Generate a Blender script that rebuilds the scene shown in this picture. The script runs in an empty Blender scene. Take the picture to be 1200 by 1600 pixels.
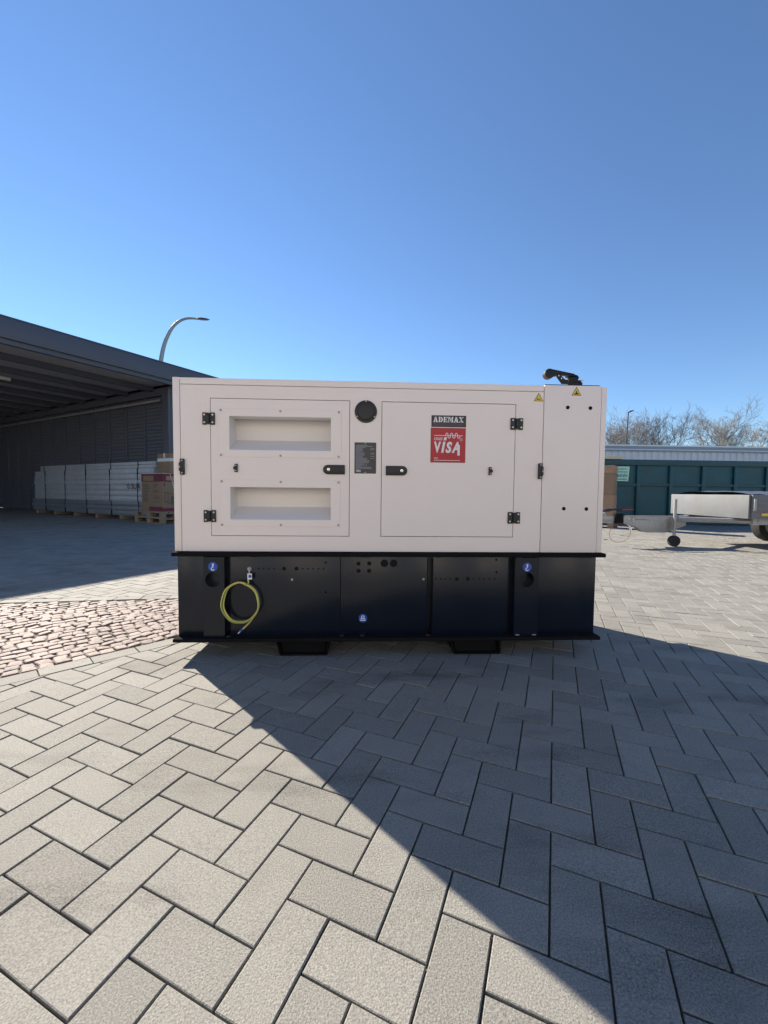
import bpy, bmesh, math, random
import numpy as np
from mathutils import Vector, Matrix

random.seed(7)
rng = np.random.default_rng(11)
sc = bpy.context.scene
COL = sc.collection
PI = math.pi

# ------------------------------------------------------------------ camera
CAM = Vector((0.9665, -2.1177, 0.8556))
_t, _y, _r = math.radians(2.859), math.radians(2.615), math.radians(0.573)
_F = Vector((math.sin(_y) * math.cos(_t), math.cos(_y) * math.cos(_t), -math.sin(_t)))
_R = _F.cross(Vector((0, 0, 1))).normalized()
_U = _R.cross(_F)
_R2 = _R * math.cos(_r) + _U * math.sin(_r)
_U2 = -_R * math.sin(_r) + _U * math.cos(_r)
cam_data = bpy.data.cameras.new('camera')
cam = bpy.data.objects.new('camera', cam_data)
COL.objects.link(cam)
cam_data.sensor_fit = 'HORIZONTAL'
cam_data.sensor_width = 36.0
cam_data.lens = 36.0 * 640.0 / 1200.0
cam_data.clip_start = 0.05
cam_data.clip_end = 2000.0
cam.matrix_world = Matrix(((_R2.x, _U2.x, -_F.x, CAM.x), (_R2.y, _U2.y, -_F.y, CAM.y),
                           (_R2.z, _U2.z, -_F.z, CAM.z), (0, 0, 0, 1)))
sc.camera = cam
sc.render.resolution_x, sc.render.resolution_y = 768, 1024

# ------------------------------------------------------------------ sky, sun, exposure
SUN_EL, SUN_AZ = math.radians(32.0), math.radians(-42.0)      # behind and to the left of the generator
w = bpy.data.worlds.new('World')
sc.world = w
w.use_nodes = True
wn = w.node_tree.nodes
wn.clear()
sky = wn.new('ShaderNodeTexSky')
sky.sky_type = 'NISHITA'
sky.sun_disc = False
sky.sun_elevation = SUN_EL
sky.sun_rotation = SUN_AZ
sky.altitude = 50.0
sky.air_density = 1.0
sky.dust_density = 0.0
sky.ozone_density = 6.0
bg = wn.new('ShaderNodeBackground')
bg.inputs['Strength'].default_value = 0.078
wo = wn.new('ShaderNodeOutputWorld')
w.node_tree.links.new(sky.outputs['Color'], bg.inputs['Color'])
w.node_tree.links.new(bg.outputs['Background'], wo.inputs['Surface'])

sun_data = bpy.data.lights.new('sun', 'SUN')
sun_data.energy = 5.0
sun_data.angle = math.radians(0.5)
sun_data.color = (1.0, 0.91, 0.78)
sun = bpy.data.objects.new('sun', sun_data)
COL.objects.link(sun)
to_sun = Vector((math.sin(SUN_AZ) * math.cos(SUN_EL), math.cos(SUN_AZ) * math.cos(SUN_EL), math.sin(SUN_EL)))
sun.rotation_euler = (-to_sun).to_track_quat('-Z', 'Y').to_euler()
sun.location = to_sun * 30

sc.view_settings.view_transform = 'Standard'
sc.view_settings.look = 'None'
sc.view_settings.exposure = 1.2
sc.view_settings.gamma = 1.0
sc.view_settings.use_curve_mapping = False
sc.cycles.max_bounces = 6
sc.cycles.diffuse_bounces = 4
sc.cycles.glossy_bounces = 3

# ------------------------------------------------------------------ materials
def mat(name, col, rough=0.5, metal=0.0, var=0.0, vscale=8.0, bump=0.0, bscale=60.0, spec=0.5,
        speck=0.0, sscale=500.0, rvar=0.0, coat=0.0, per_piece=0.0, dirt=0.0, dcol=(0.12, 0.1, 0.08), stain=0.0):
    m = bpy.data.materials.new(name)
    m.use_nodes = True
    nt = m.node_tree
    b = nt.nodes['Principled BSDF']
    b.inputs['Roughness'].default_value = rough
    b.inputs['Metallic'].default_value = metal
    b.inputs['Specular IOR Level'].default_value = spec
    b.inputs['Coat Weight'].default_value = coat
    geo = nt.nodes.new('ShaderNodeNewGeometry')
    L = nt.links.new

    def noise(scale, detail=4.0, rgh=0.6):
        n = nt.nodes.new('ShaderNodeTexNoise')
        n.inputs['Scale'].default_value = scale
        n.inputs['Detail'].default_value = detail
        n.inputs['Roughness'].default_value = rgh
        L(geo.outputs['Position'], n.inputs['Vector'])
        return n

    def math_node(op, a, bb):
        n = nt.nodes.new('ShaderNodeMath')
        n.operation = op
        for i, v in enumerate((a, bb)):
            if isinstance(v, (int, float)):
                n.inputs[i].default_value = v
            else:
                L(v, n.inputs[i])
        return n.outputs[0]

    f = None
    if var:
        f = math_node('MULTIPLY', math_node('SUBTRACT', noise(vscale).outputs['Fac'], 0.5), 2.4 * var)
    if speck:
        s = math_node('MULTIPLY', math_node('SUBTRACT', noise(sscale, 2.0, 0.7).outputs['Fac'], 0.5), 2.4 * speck)
        f = s if f is None else math_node('ADD', f, s)
    if stain:                                     # old oil and tyre marks: stretched dark patches with a shape of their own
        mp = nt.nodes.new('ShaderNodeMapping')
        mp.inputs['Rotation'].default_value = (0, 0, 0.5)
        mp.inputs['Scale'].default_value = (0.9, 3.2, 1.0)
        L(geo.outputs['Position'], mp.inputs['Vector'])
        sn = noise(1.1, 7.0, 0.65)
        L(mp.outputs[0], sn.inputs['Vector'])
        sr = nt.nodes.new('ShaderNodeValToRGB')
        sr.color_ramp.elements[0].position = 0.55
        sr.color_ramp.elements[1].position = 0.70
        L(sn.outputs['Fac'], sr.inputs[0])
        s = math_node('MULTIPLY', sr.outputs[0], -stain)
        f = s if f is None else math_node('ADD', f, s)
    if per_piece:
        oi = nt.nodes.new('ShaderNodeObjectInfo')
        fr = math_node('FRACT', math_node('ADD', oi.outputs['Random'], geo.outputs['Random Per Island']), 0.0)
        s = math_node('MULTIPLY', math_node('SUBTRACT', fr, 0.5), 2 * per_piece)
        f = s if f is None else math_node('ADD', f, s)
    if f is None:
        b.inputs['Base Color'].default_value = (*col, 1)
        outc = None
    else:
        vm = nt.nodes.new('ShaderNodeVectorMath')
        vm.operation = 'SCALE'
        vm.inputs[0].default_value = col
        L(math_node('ADD', f, 1.0), vm.inputs['Scale'])
        outc = vm.outputs[0]
        L(outc, b.inputs['Base Color'])
    if dirt:
        mx = nt.nodes.new('ShaderNodeMix')
        mx.data_type = 'RGBA'
        r = nt.nodes.new('ShaderNodeValToRGB')
        r.color_ramp.elements[0].position = 0.52
        r.color_ramp.elements[1].position = 0.75
        L(noise(3.1, 8.0, 0.7).outputs['Fac'], r.inputs[0])
        L(math_node('MULTIPLY', r.outputs[0], dirt), mx.inputs[0])
        if outc is None:
            mx.inputs[6].default_value = (*col, 1)
        else:
            L(outc, mx.inputs[6])
        mx.inputs[7].default_value = (*dcol, 1)
        L(mx.outputs[2], b.inputs['Base Color'])
    if rvar:
        L(math_node('ADD', math_node('MULTIPLY', math_node('SUBTRACT', noise(5.0, 6.0).outputs['Fac'], 0.5), 2 * rvar), rough),
          b.inputs['Roughness'])
    if bump:
        bn = nt.nodes.new('ShaderNodeBump')
        bn.inputs['Strength'].default_value = 1.0
        bn.inputs['Distance'].default_value = bump
        L(noise(bscale, 3.0).outputs['Fac'], bn.inputs['Height'])
        L(bn.outputs[0], b.inputs['Normal'])
    return m

M = {}
M['white'] = mat('white_powder_coat', (0.88, 0.775, 0.71), 0.36, var=0.025, vscale=2.2, bump=0.0018, bscale=3.5, rvar=0.10, dirt=0.07, dcol=(0.55, 0.47, 0.38))
M['white_in'] = mat('white_powder_coat_recess', (0.80, 0.745, 0.705), 0.5, var=0.02, vscale=4)
M['black'] = mat('black_powder_coat', (0.008, 0.010, 0.015), 0.34, var=0.2, vscale=5, bump=0.00012, bscale=500, rvar=0.07, spec=0.5)
M['blackwall'] = mat('black_tank_paint', (0.0045, 0.0082, 0.0165), 0.23, var=0.25, vscale=6, bump=0.0008, bscale=5, rvar=0.12, spec=0.42, dirt=0.25, dcol=(0.016, 0.017, 0.021))
M['railblack'] = mat('matt_black_rail', (0.012, 0.012, 0.013), 0.9, var=0.25, vscale=9, spec=0.04)
M['exhaust'] = mat('sooty_black_steel', (0.010, 0.010, 0.012), 0.62, var=0.3, vscale=40, spec=0.35)
M['plastic'] = mat('black_plastic', (0.012, 0.012, 0.014), 0.45, bump=0.0001, bscale=900)
M['rubber'] = mat('black_rubber', (0.010, 0.010, 0.011), 0.85, spec=0.2)
M['dark'] = mat('dark_inside', (0.01, 0.01, 0.011), 0.9)
M['gap'] = mat('dark_seam', (0.05, 0.045, 0.045), 0.9)
M['steel'] = mat('zinc_screw', (0.55, 0.54, 0.52), 0.35, 1.0, var=0.1, vscale=60)
M['screwpaint'] = mat('dull_screw_head', (0.46, 0.42, 0.40), 0.5, 0.35)
M['chrome'] = mat('chrome_lock', (0.75, 0.75, 0.75), 0.2, 1.0)
M['galv'] = mat('galvanised_steel', (0.36, 0.36, 0.36), 0.5, 0.6, var=0.2, vscale=25, rvar=0.1, dirt=0.5, dcol=(0.14, 0.125, 0.105))
M['red'] = mat('red_print', (0.46, 0.006, 0.020), 0.3, var=0.04, vscale=20)
M['redd'] = mat('dark_red_border', (0.33, 0.01, 0.025), 0.3)
M['ink'] = mat('black_print', (0.02, 0.016, 0.018), 0.35)
M['inkp'] = mat('violet_print', (0.16, 0.07, 0.13), 0.4)
M['wprint'] = mat('white_print', (0.78, 0.76, 0.77), 0.4)
M['gprint'] = mat('grey_print', (0.20, 0.21, 0.24), 0.4)
M['yellow'] = mat('yellow_print', (0.72, 0.50, 0.03), 0.35)
M['blue'] = mat('blue_print', (0.012, 0.085, 0.42), 0.35)
M['plate'] = mat('nameplate_black', (0.022, 0.024, 0.032), 0.3)
M['cab_y'] = mat('earth_cable_yellow', (0.66, 0.55, 0.13), 0.4)
M['cab_g'] = mat('earth_cable_green', (0.22, 0.30, 0.07), 0.4)
M['paver'] = mat('concrete_paver', (0.222, 0.212, 0.187), 0.85, var=0.10, vscale=6, speck=0.85, sscale=290, bump=0.0013, bscale=260, per_piece=0.13, dirt=0.42, dcol=(0.135, 0.122, 0.098), stain=0.38)
M['sett'] = mat('granite_sett', (0.200, 0.150, 0.130), 0.75, var=0.2, vscale=20, speck=0.3, sscale=260, bump=0.003, bscale=70, per_piece=0.22)
M['sand'] = mat('joint_sand', (0.105, 0.09, 0.062), 0.95, var=0.3, vscale=30, bump=0.002, bscale=200)
M['farground'] = mat('far_paving', (0.208, 0.198, 0.174), 0.9, var=0.12, vscale=1.5, speck=0.15, sscale=20)
M['fascia'] = mat('anthracite_fascia', (0.075, 0.082, 0.105), 0.45, var=0.06, vscale=2)
M['anth'] = mat('anthracite_cladding', (0.085, 0.090, 0.112), 0.5, var=0.08, vscale=2)
M['ceil'] = mat('canopy_ceiling', (0.52, 0.48, 0.46), 0.7, var=0.08, vscale=2)
M['film'] = mat('white_stretch_film', (0.36, 0.37, 0.39), 0.3, var=0.22, vscale=5, bump=0.004, bscale=9)
M['film2'] = mat('grey_stretch_film', (0.15, 0.16, 0.18), 0.35, var=0.3, vscale=5, bump=0.004, bscale=9)
M['carton'] = mat('brown_carton', (0.27, 0.18, 0.115), 0.8, var=0.1, vscale=6, bump=0.001, bscale=40)
M['carton2'] = mat('brown_carton_worn', (0.36, 0.22, 0.13), 0.8, var=0.2, vscale=5, dirt=0.5, dcol=(0.42, 0.36, 0.30))
M['cred'] = mat('red_carton_print', (0.15, 0.026, 0.038), 0.7)
M['cink'] = mat('dark_carton_print', (0.07, 0.055, 0.05), 0.7)
M['tape'] = mat('clear_tape', (0.62, 0.60, 0.56), 0.25)
M['wood'] = mat('pallet_wood', (0.29, 0.205, 0.13), 0.8, var=0.25, vscale=14, per_piece=0.15)
M['plank'] = mat('pale_plank', (0.62, 0.52, 0.33), 0.75, var=0.15, vscale=10)
M['teal'] = mat('teal_container_paint', (0.004, 0.070, 0.082), 0.5, var=0.25, vscale=4, dirt=0.55, dcol=(0.035, 0.04, 0.033), bump=0.004, bscale=6)
M['tealtrim'] = mat('teal_container_rim', (0.008, 0.060, 0.072), 0.5, var=0.2, vscale=5, dirt=0.4, dcol=(0.05, 0.04, 0.03))
M['sign'] = mat('mint_sign', (0.42, 0.70, 0.55), 0.5, var=0.05)
M['signink'] = mat('green_sign_print', (0.02, 0.12, 0.10), 0.5)
M['alu'] = mat('grey_sideboard', (0.15, 0.155, 0.16), 0.6, 0.0, var=0.15, vscale=8, dirt=0.6, dcol=(0.13, 0.12, 0.10))
M['shedw'] = mat('pale_trapezoid_cladding', (0.66, 0.63, 0.62), 0.5, var=0.1, vscale=1.0)
M['shedy'] = mat('cream_bounce_hall', (0.62, 0.57, 0.50), 0.6, var=0.06, vscale=1.0)  # walls of the added sun-bouncing hall behind the camera
M['shedf'] = mat('grey_shed_fascia', (0.27, 0.29, 0.33), 0.5, var=0.08, vscale=1.0)
M['shedl'] = mat('white_shed_coping', (0.75, 0.76, 0.76), 0.5)
M['bark'] = mat('bare_bark', (0.13, 0.105, 0.085), 0.9, var=0.25, vscale=3)
M['twig'] = mat('bare_twigs', (0.20, 0.185, 0.17), 0.9, var=0.25, vscale=1)
M['lamp'] = mat('grey_lamp_paint', (0.26, 0.29, 0.30), 0.4, 0.4)
M['lampd'] = mat('dark_lamp_head', (0.06, 0.065, 0.07), 0.4, 0.2)
M['cabred'] = mat('red_cable', (0.26, 0.045, 0.03), 0.4)
M['tyre'] = mat('tyre_rubber', (0.02, 0.02, 0.02), 0.85)

# ------------------------------------------------------------------ mesh helpers
ROOT = {}                       # object -> world position of the thing it belongs to
I4 = Matrix.Identity(4)

class MB:
    def __init__(self, xf=I4):
        self.v, self.f, self.mi, self.xf, self.cur = [], [], [], xf, 0

    def add(self, verts, faces):
        n = len(self.v)
        self.v += [tuple(self.xf @ Vector(p)) for p in verts]
        self.f += [tuple(i + n for i in f) for f in faces]
        self.mi += [self.cur] * len(faces)
        return self

    def box(self, x0, x1, y0, y1, z0, z1):
        v = [(x, y, z) for z in (z0, z1) for y in (y0, y1) for x in (x0, x1)]
        return self.add(v, [(0, 2, 3, 1), (4, 5, 7, 6), (0, 1, 5, 4), (2, 6, 7, 3), (0, 4, 6, 2), (1, 3, 7, 5)])

    def prism(self, poly, y0, y1):
        """polygon in x,z (counter-clockwise seen from -y), extruded along y"""
        n = len(poly)
        v = [(a, y0, b) for a, b in poly] + [(a, y1, b) for a, b in poly]
        f = [tuple(range(n)), tuple(range(2 * n - 1, n - 1, -1))]
        f += [(i, i + n, (i + 1) % n + n, (i + 1) % n) for i in range(n)]
        return self.add(v, f)

    def prism_x(self, poly, x0, x1):
        """polygon in y,z extruded along x"""
        n = len(poly)
        v = [(x0, a, b) for a, b in poly] + [(x1, a, b) for a, b in poly]
        f = [tuple(range(n - 1, -1, -1)), tuple(range(n, 2 * n))]
        f += [(i, (i + 1) % n, (i + 1) % n + n, i + n) for i in range(n)]
        return self.add(v, f)

    def cyl(self, p0, p1, r0, r1=None, n=16, cap=True):
        r1 = r0 if r1 is None else r1
        p0, p1 = Vector(p0), Vector(p1)
        d = (p1 - p0).normalized()
        a = d.orthogonal().normalized()
        b = d.cross(a)
        v = []
        for p, r in ((p0, r0), (p1, r1)):
            v += [tuple(p + (a * math.cos(2 * PI * i / n) + b * math.sin(2 * PI * i / n)) * r) for i in range(n)]
        f = [(i, (i + 1) % n, (i + 1) % n + n, i + n) for i in range(n)]
        if cap:
            f += [tuple(range(n - 1, -1, -1)), tuple(range(n, 2 * n))]
        return self.add(v, f)

    def tube(self, path, r, n=8, closed=False, stripes=None, twist=0.0):
        P = [Vector(p) for p in path]
        m = len(P)
        rs = r if isinstance(r, (list, tuple)) else [r] * m
        T = []
        for i in range(m):
            a = P[(i - 1) % m] if (closed or i > 0) else P[i]
            b = P[(i + 1) % m] if (closed or i < m - 1) else P[i]
            T.append((b - a).normalized())
        N = T[0].orthogonal().normalized()
        v = []
        for i in range(m):
            N = (N - T[i] * N.dot(T[i])).normalized()
            B = T[i].cross(N)
            for k in range(n):
                a = 2 * PI * k / n + twist * i
                v.append(tuple(P[i] + (N * math.cos(a) + B * math.sin(a)) * rs[i]))
        base = len(self.v)
        for i in range(m if closed else m - 1):
            j = (i + 1) % m
            for k in range(n):
                self.f.append(tuple(base + q for q in (i * n + k, i * n + (k + 1) % n, j * n + (k + 1) % n, j * n + k)))
                self.mi.append(1 if (stripes and k in stripes) else self.cur)
        if not closed:
            self.f.append(tuple(base + k for k in range(n - 1, -1, -1)))
            self.mi.append(self.cur)
            self.f.append(tuple(base + (m - 1) * n + k for k in range(n)))
            self.mi.append(self.cur)
        self.v += [tuple(self.xf @ Vector(p)) for p in v]
        return self

    def plate(self, x0, x1, z0, z1, holes, y0, y1):
        """rectangular sheet in x,z with rectangular holes, thickness y0..y1"""
        xs = sorted({x0, x1, *[h[0] for h in holes], *[h[1] for h in holes]})
        zs = sorted({z0, z1, *[h[2] for h in holes], *[h[3] for h in holes]})
        solid = {}
        for i in range(len(xs) - 1):
            for j in range(len(zs) - 1):
                cx, cz = (xs[i] + xs[i + 1]) / 2, (zs[j] + zs[j + 1]) / 2
                solid[i, j] = not any(h[0] < cx < h[1] and h[2] < cz < h[3] for h in holes)
        idx, v, f = {}, [], []

        def vi(i, j, k):
            if (i, j, k) not in idx:
                idx[i, j, k] = len(v)
                v.append((xs[i], (y0, y1)[k], zs[j]))
            return idx[i, j, k]
        for (i, j), s in solid.items():
            if not s:
                continue
            f.append((vi(i, j, 0), vi(i + 1, j, 0), vi(i + 1, j + 1, 0), vi(i, j + 1, 0)))
            f.append((vi(i, j, 1), vi(i, j + 1, 1), vi(i + 1, j + 1, 1), vi(i + 1, j, 1)))
            if not solid.get((i - 1, j)):
                f.append((vi(i, j, 0), vi(i, j + 1, 0), vi(i, j + 1, 1), vi(i, j, 1)))
            if not solid.get((i + 1, j)):
                f.append((vi(i + 1, j, 0), vi(i + 1, j, 1), vi(i + 1, j + 1, 1), vi(i + 1, j + 1, 0)))
            if not solid.get((i, j - 1)):
                f.append((vi(i, j, 0), vi(i, j, 1), vi(i + 1, j, 1), vi(i + 1, j, 0)))
            if not solid.get((i, j + 1)):
                f.append((vi(i, j + 1, 0), vi(i + 1, j + 1, 0), vi(i + 1, j + 1, 1), vi(i, j + 1, 1)))
        return self.add(v, f)

    def round_hole(self, x0, x1, z0, z1, cx, cz, r, y0, y1, depth, n=40):
        """sheet with one round hole whose wall runs back to `depth`"""
        angs = sorted([2 * PI * i / n for i in range(n)] +
                      [math.atan2(z - cz, x - cx) % (2 * PI) for x in (x0, x1) for z in (z0, z1)])
        m = len(angs)
        inner, outer = [], []
        for a in angs:
            c, s = math.cos(a), math.sin(a)
            inner.append((cx + r * c, cz + r * s))
            k = min([q for q in (((x1 if c > 0 else x0) - cx) / c if abs(c) > 1e-9 else 1e9,
                                 ((z1 if s > 0 else z0) - cz) / s if abs(s) > 1e-9 else 1e9)])
            outer.append((cx + k * c, cz + k * s))
        v = [(a, y0, b) for a, b in inner] + [(a, y0, b) for a, b in outer] + \
            [(a, depth, b) for a, b in inner] + [(a, y1, b) for a, b in outer]
        f = []
        for i in range(m):
            j = (i + 1) % m
            f += [(i, i + m, j + m, j), (i, j, j + 2 * m, i + 2 * m), (i + m, i + 3 * m, j + 3 * m, j + m)]
        f.append(tuple(range(2 * m, 3 * m)))
        return self.add(v, f)

    def build(self, name, m, parent=None, bevel=0.0, smooth=True, seg=2):
        me = bpy.data.meshes.new(name)
        off = ROOT.get(parent, Vector((0, 0, 0)))
        me.from_pydata([tuple(Vector(p) - off) for p in self.v], [], self.f)
        mats = m if isinstance(m, (list, tuple)) else [m]
        for k in mats:
            me.materials.append(M[k])
        if len(mats) > 1:
            me.polygons.foreach_set('material_index', self.mi)
        if bevel > 0:
            bm = bmesh.new()
            bm.from_mesh(me)
            bmesh.ops.remove_doubles(bm, verts=bm.verts, dist=1e-5)
            ed = [e for e in bm.edges if len(e.link_faces) == 2 and e.calc_face_angle(0) > 0.5]
            bmesh.ops.bevel(bm, geom=ed, offset=bevel, segments=seg, affect='EDGES', profile=0.6, clamp_overlap=True)
            bm.to_mesh(me)
            bm.free()
        me.validate()
        if smooth:
            me.shade_smooth()
            me.set_sharp_from_angle(angle=math.radians(35))
        o = bpy.data.objects.new(name, me)
        COL.objects.link(o)
        if parent is not None:
            o.parent = parent
            ROOT[o] = off
        else:
            ROOT[o] = Vector((0, 0, 0))
        return o

def tag(o, label=None, cat=None, group=None, kind=None):
    for k, v in (('label', label), ('category', cat), ('group', group), ('kind', kind)):
        if v:
            o[k] = v
    return o

def thing(name, loc, label, cat, group=None):
    o = bpy.data.objects.new(name, None)
    o.location = loc
    o.empty_display_size = 0.2
    COL.objects.link(o)
    ROOT[o] = Vector(loc)
    return tag(o, label, cat, group)

def text_geo(body, width, height, shear=0.0, offset=0.0):
    """outline letters as flat faces fitted to width x height, lower left at 0,0"""
    cu = bpy.data.curves.new('t', 'FONT')
    cu.body = body
    cu.shear = shear
    cu.offset = offset
    cu.resolution_u = 3
    ob = bpy.data.objects.new('t', cu)
    COL.objects.link(ob)
    dg = bpy.context.evaluated_depsgraph_get()
    dg.update()
    me = bpy.data.meshes.new_from_object(ob.evaluated_get(dg))
    v = np.array([tuple(p.co)[:2] for p in me.vertices])
    f = [tuple(p.vertices) for p in me.polygons]
    bpy.data.objects.remove(ob)
    bpy.data.curves.remove(cu)
    bpy.data.meshes.remove(me)
    lo, hi = v.min(0), v.max(0)
    v = (v - lo) / (hi - lo) * np.array([width, height])
    return v, f

def put_text(mb, body, x, z, w_, h_, y, **k):
    v, f = text_geo(body, w_, h_, **k)
    mb.add([(x + a, y, z + b) for a, b in v], f)

def ribbon(mb, pts, wd, y):
    """flat stroke of width wd along x,z points (drawn mark)"""
    P = [Vector((a, b)) for a, b in pts]
    L, R = [], []
    for i in range(len(P)):
        d = (P[min(i + 1, len(P) - 1)] - P[max(i - 1, 0)]).normalized()
        n = Vector((-d.y, d.x)) * wd / 2
        L.append(P[i] + n)
        R.append(P[i] - n)
    v = [(q.x, y, q.y) for q in R] + [(q.x, y, q.y) for q in L]
    m = len(P)
    mb.add(v, [(i, i + 1, i + 1 + m, i + m) for i in range(m - 1)])

def disc(mb, cx, cz, r, y0, y1, n=28):
    mb.prism([(cx + r * math.cos(2 * PI * i / n), cz + r * math.sin(2 * PI * i / n)) for i in range(n)], y0, y1)

def screw(parent, x, z, y, r, m='screwpaint'):
    mb = MB()
    n = 12
    v, f = [], []
    for k, (rr, yy) in enumerate(((r, y), (r, y - r * 0.28), (r * 0.7, y - r * 0.55), (r * 0.35, y - r * 0.55), (r * 0.3, y - r * 0.2))):
        v += [(x + rr * math.cos(2 * PI * i / n), yy, z + rr * math.sin(2 * PI * i / n)) for i in range(n)]
    for k in range(4):
        f += [(k * n + i, k * n + (i + 1) % n, (k + 1) * n + (i + 1) % n, (k + 1) * n + i) for i in range(n)]
    f.append(tuple(4 * n + i for i in range(n)))
    mb.add(v, f)
    return mb.build('screw', m, parent)

# ------------------------------------------------------------------ ground, pavers, setts
g = MB().add([(-400, -400, -0.016), (400, -400, -0.016), (400, 400, -0.016), (-400, 400, -0.016)], [(0, 1, 2, 3)])
tag(g.build('ground', 'farground'), kind='structure')
PX0, PX1, PY0, PY1 = -8.5, 10.5, -2.6, 13.0
g = MB().add([(PX0, PY0, -0.0085), (PX1, PY0, -0.0085), (PX1, PY1, -0.0085), (PX0, PY1, -0.0085)], [(0, 1, 2, 3)])
pavement = tag(g.build('pavement', 'sand'), kind='structure')

def project(p):
    d = Vector(p) - CAM
    z = d.dot(_F)
    if z < 0.15:
        return None
    return 600 + 640 * d.dot(_R2) / z, 800 - 640 * d.dot(_U2) / z, z

TH = math.radians(-25.25)
LU = np.array([math.cos(TH), math.sin(TH)])
LV = np.array([-LU[1], LU[0]])
PA, POFF = 0.10175, np.array([-0.3953, -0.0857])
# the wedge of granite setts: below it edging row 1 (43 deg), above it edging row 2 (6 deg)
D1 = np.array([math.cos(math.radians(43)), math.sin(math.radians(43))])
N1 = np.array([D1[1], -D1[0]])                 # points to the paved side in front
Q1 = np.array([-0.304, 0.107])
D2 = np.array([math.cos(math.radians(5.5)), math.sin(math.radians(5.5))])
N2 = np.array([-D2[1], D2[0]])                 # points to the paved side behind
Q2 = np.array([-0.502, 1.130])
EDGE = 0.107

def clip(poly, q, n, off):
    out = []
    for i in range(len(poly)):
        a, b = poly[i], poly[(i + 1) % len(poly)]
        da, db = (a - q) @ n - off, (b - q) @ n - off
        if da >= 0:
            out.append(a)
        if (da >= 0) != (db >= 0):
            out.append(a + (b - a) * (da / (da - db)))
    return out

def area(poly):
    return 0.5 * abs(sum(poly[i][0] * poly[(i + 1) % len(poly)][1] - poly[(i + 1) % len(poly)][0] * poly[i][1] for i in range(len(poly))))

GAPH, CH = 0.0022, 0.0018
def block_geo(poly, z, tilt=(0, 0), ch=CH, gap=GAPH, base=-0.014):
    """a bevelled block on polygon poly (shrunk by the joint)"""
    c = sum(poly) / len(poly)
    def shrink(d):
        out = []
        m = len(poly)
        for i in range(m):
            a, b, e = poly[i - 1], poly[i], poly[(i + 1) % m]
            u1, u2 = (b - a), (e - b)
            u1 = u1 / (np.hypot(*u1) + 1e-9)
            u2 = u2 / (np.hypot(*u2) + 1e-9)
            n1, n2 = np.array([-u1[1], u1[0]]), np.array([-u2[1], u2[0]])
            s = 1 + n1 @ n2
            out.append(b + (n1 + n2) / max(s, 0.35) * d)
        return out
    o, i_ = shrink(gap), shrink(gap + ch)
    m = len(poly)
    zz = lambda q: z + tilt[0] * (q[0] - c[0]) + tilt[1] * (q[1] - c[1])
    v = [(q[0], q[1], base) for q in o] + [(q[0], q[1], zz(q) - ch * 0.8) for q in o] + [(q[0], q[1], zz(q)) for q in i_]
    f = []
    for k in range(2):
        f += [(k * m + j, k * m + (j + 1) % m, (k + 1) * m + (j + 1) % m, (k + 1) * m + j) for j in range(m)]
    f.append(tuple(range(2 * m, 3 * m)))
    return v, f

full, stuffv, stufff = [], [], []
def add_stuff(v, f):
    n = len(stuffv)
    stuffv.extend(v)
    stufff.extend(tuple(i + n for i in q) for q in f)

corners = np.array([[PX0, PY0], [PX1, PY0], [PX1, PY1], [PX0, PY1]])
lc = np.stack([corners @ LU, corners @ LV], -1) / PA - POFF
i0, i1 = int(lc[:, 0].min()) - 2, int(lc[:, 0].max()) + 2
j0, j1 = int(lc[:, 1].min()) - 2, int(lc[:, 1].max()) + 2
def inside_view(c):
    # keep a generous wedge round the view so that a step to the side still sees blocks
    return abs(c[0] - CAM.x) < 2.6 + 1.35 * (c[1] - CAM.y + 0.4)
for i in range(i0, i1):
    for j in range(j0, j1):
        s = (i + j) % 4
        if s == 1:
            r = (i, i + 2, j, j + 1)
        elif s == 3:
            r = (i, i + 1, j, j + 2)
        else:
            continue
        cc = (np.array([(r[0] + r[1]) / 2, (r[2] + r[3]) / 2]) + POFF) * PA
        c = LU * cc[0] + LV * cc[1]
        if not (PX0 + .12 < c[0] < PX1 - .12 and PY0 + .12 < c[1] < PY1 - .12) or not inside_view(c):
            continue
        poly = []
        for a, b in ((r[0], r[2]), (r[1], r[2]), (r[1], r[3]), (r[0], r[3])):
            q = (np.array([a, b]) + POFF) * PA
            poly.append(LU * q[0] + LV * q[1])
        dA = [(q - Q1) @ N1 - EDGE for q in poly]
        dB = [(q - Q2) @ N2 - EDGE for q in poly]
        if min(dA) >= 0 or (min(dB) >= 0 and max(dA) <= 0):
            full.append((c, 0 if s == 1 else 1, poly))
        else:
            for pc in (clip(poly, Q1, N1, EDGE), clip(clip(poly, Q1, -N1, -EDGE), Q2, N2, EDGE)):
                if len(pc) >= 3 and area(pc) > 0.0006:
                    pc2 = [pc[0]]
                    for q in pc[1:]:
                        if np.hypot(*(q - pc2[-1])) > 0.008:
                            pc2.append(q)
                    if len(pc2) >= 3 and np.hypot(*(pc2[0] - pc2[-1])) > 0.004:
                        add_stuff(*block_geo(pc2, rng.normal(0, .0006)))
# edging rows
def edging(q, d, n, s0, s1):
    s = s0
    while s < s1:
        L = 0.2 + rng.normal(0, .004)
        a, b = q + d * s, q + d * (s + L)
        poly = [a + n * 0.006, a + n * EDGE, b + n * EDGE, b + n * 0.006]
        if (poly[1] - poly[0])[0] * (poly[2] - poly[1])[1] - (poly[1] - poly[0])[1] * (poly[2] - poly[1])[0] < 0:
            poly = poly[::-1]
        full.append(((a + b) / 2 + n * .055, 2, poly))
        s += L
edging(Q1, D1, N1, -4.2, 1.15)
edging(Q2, D2, N2, -7.5, 1.2)

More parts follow.
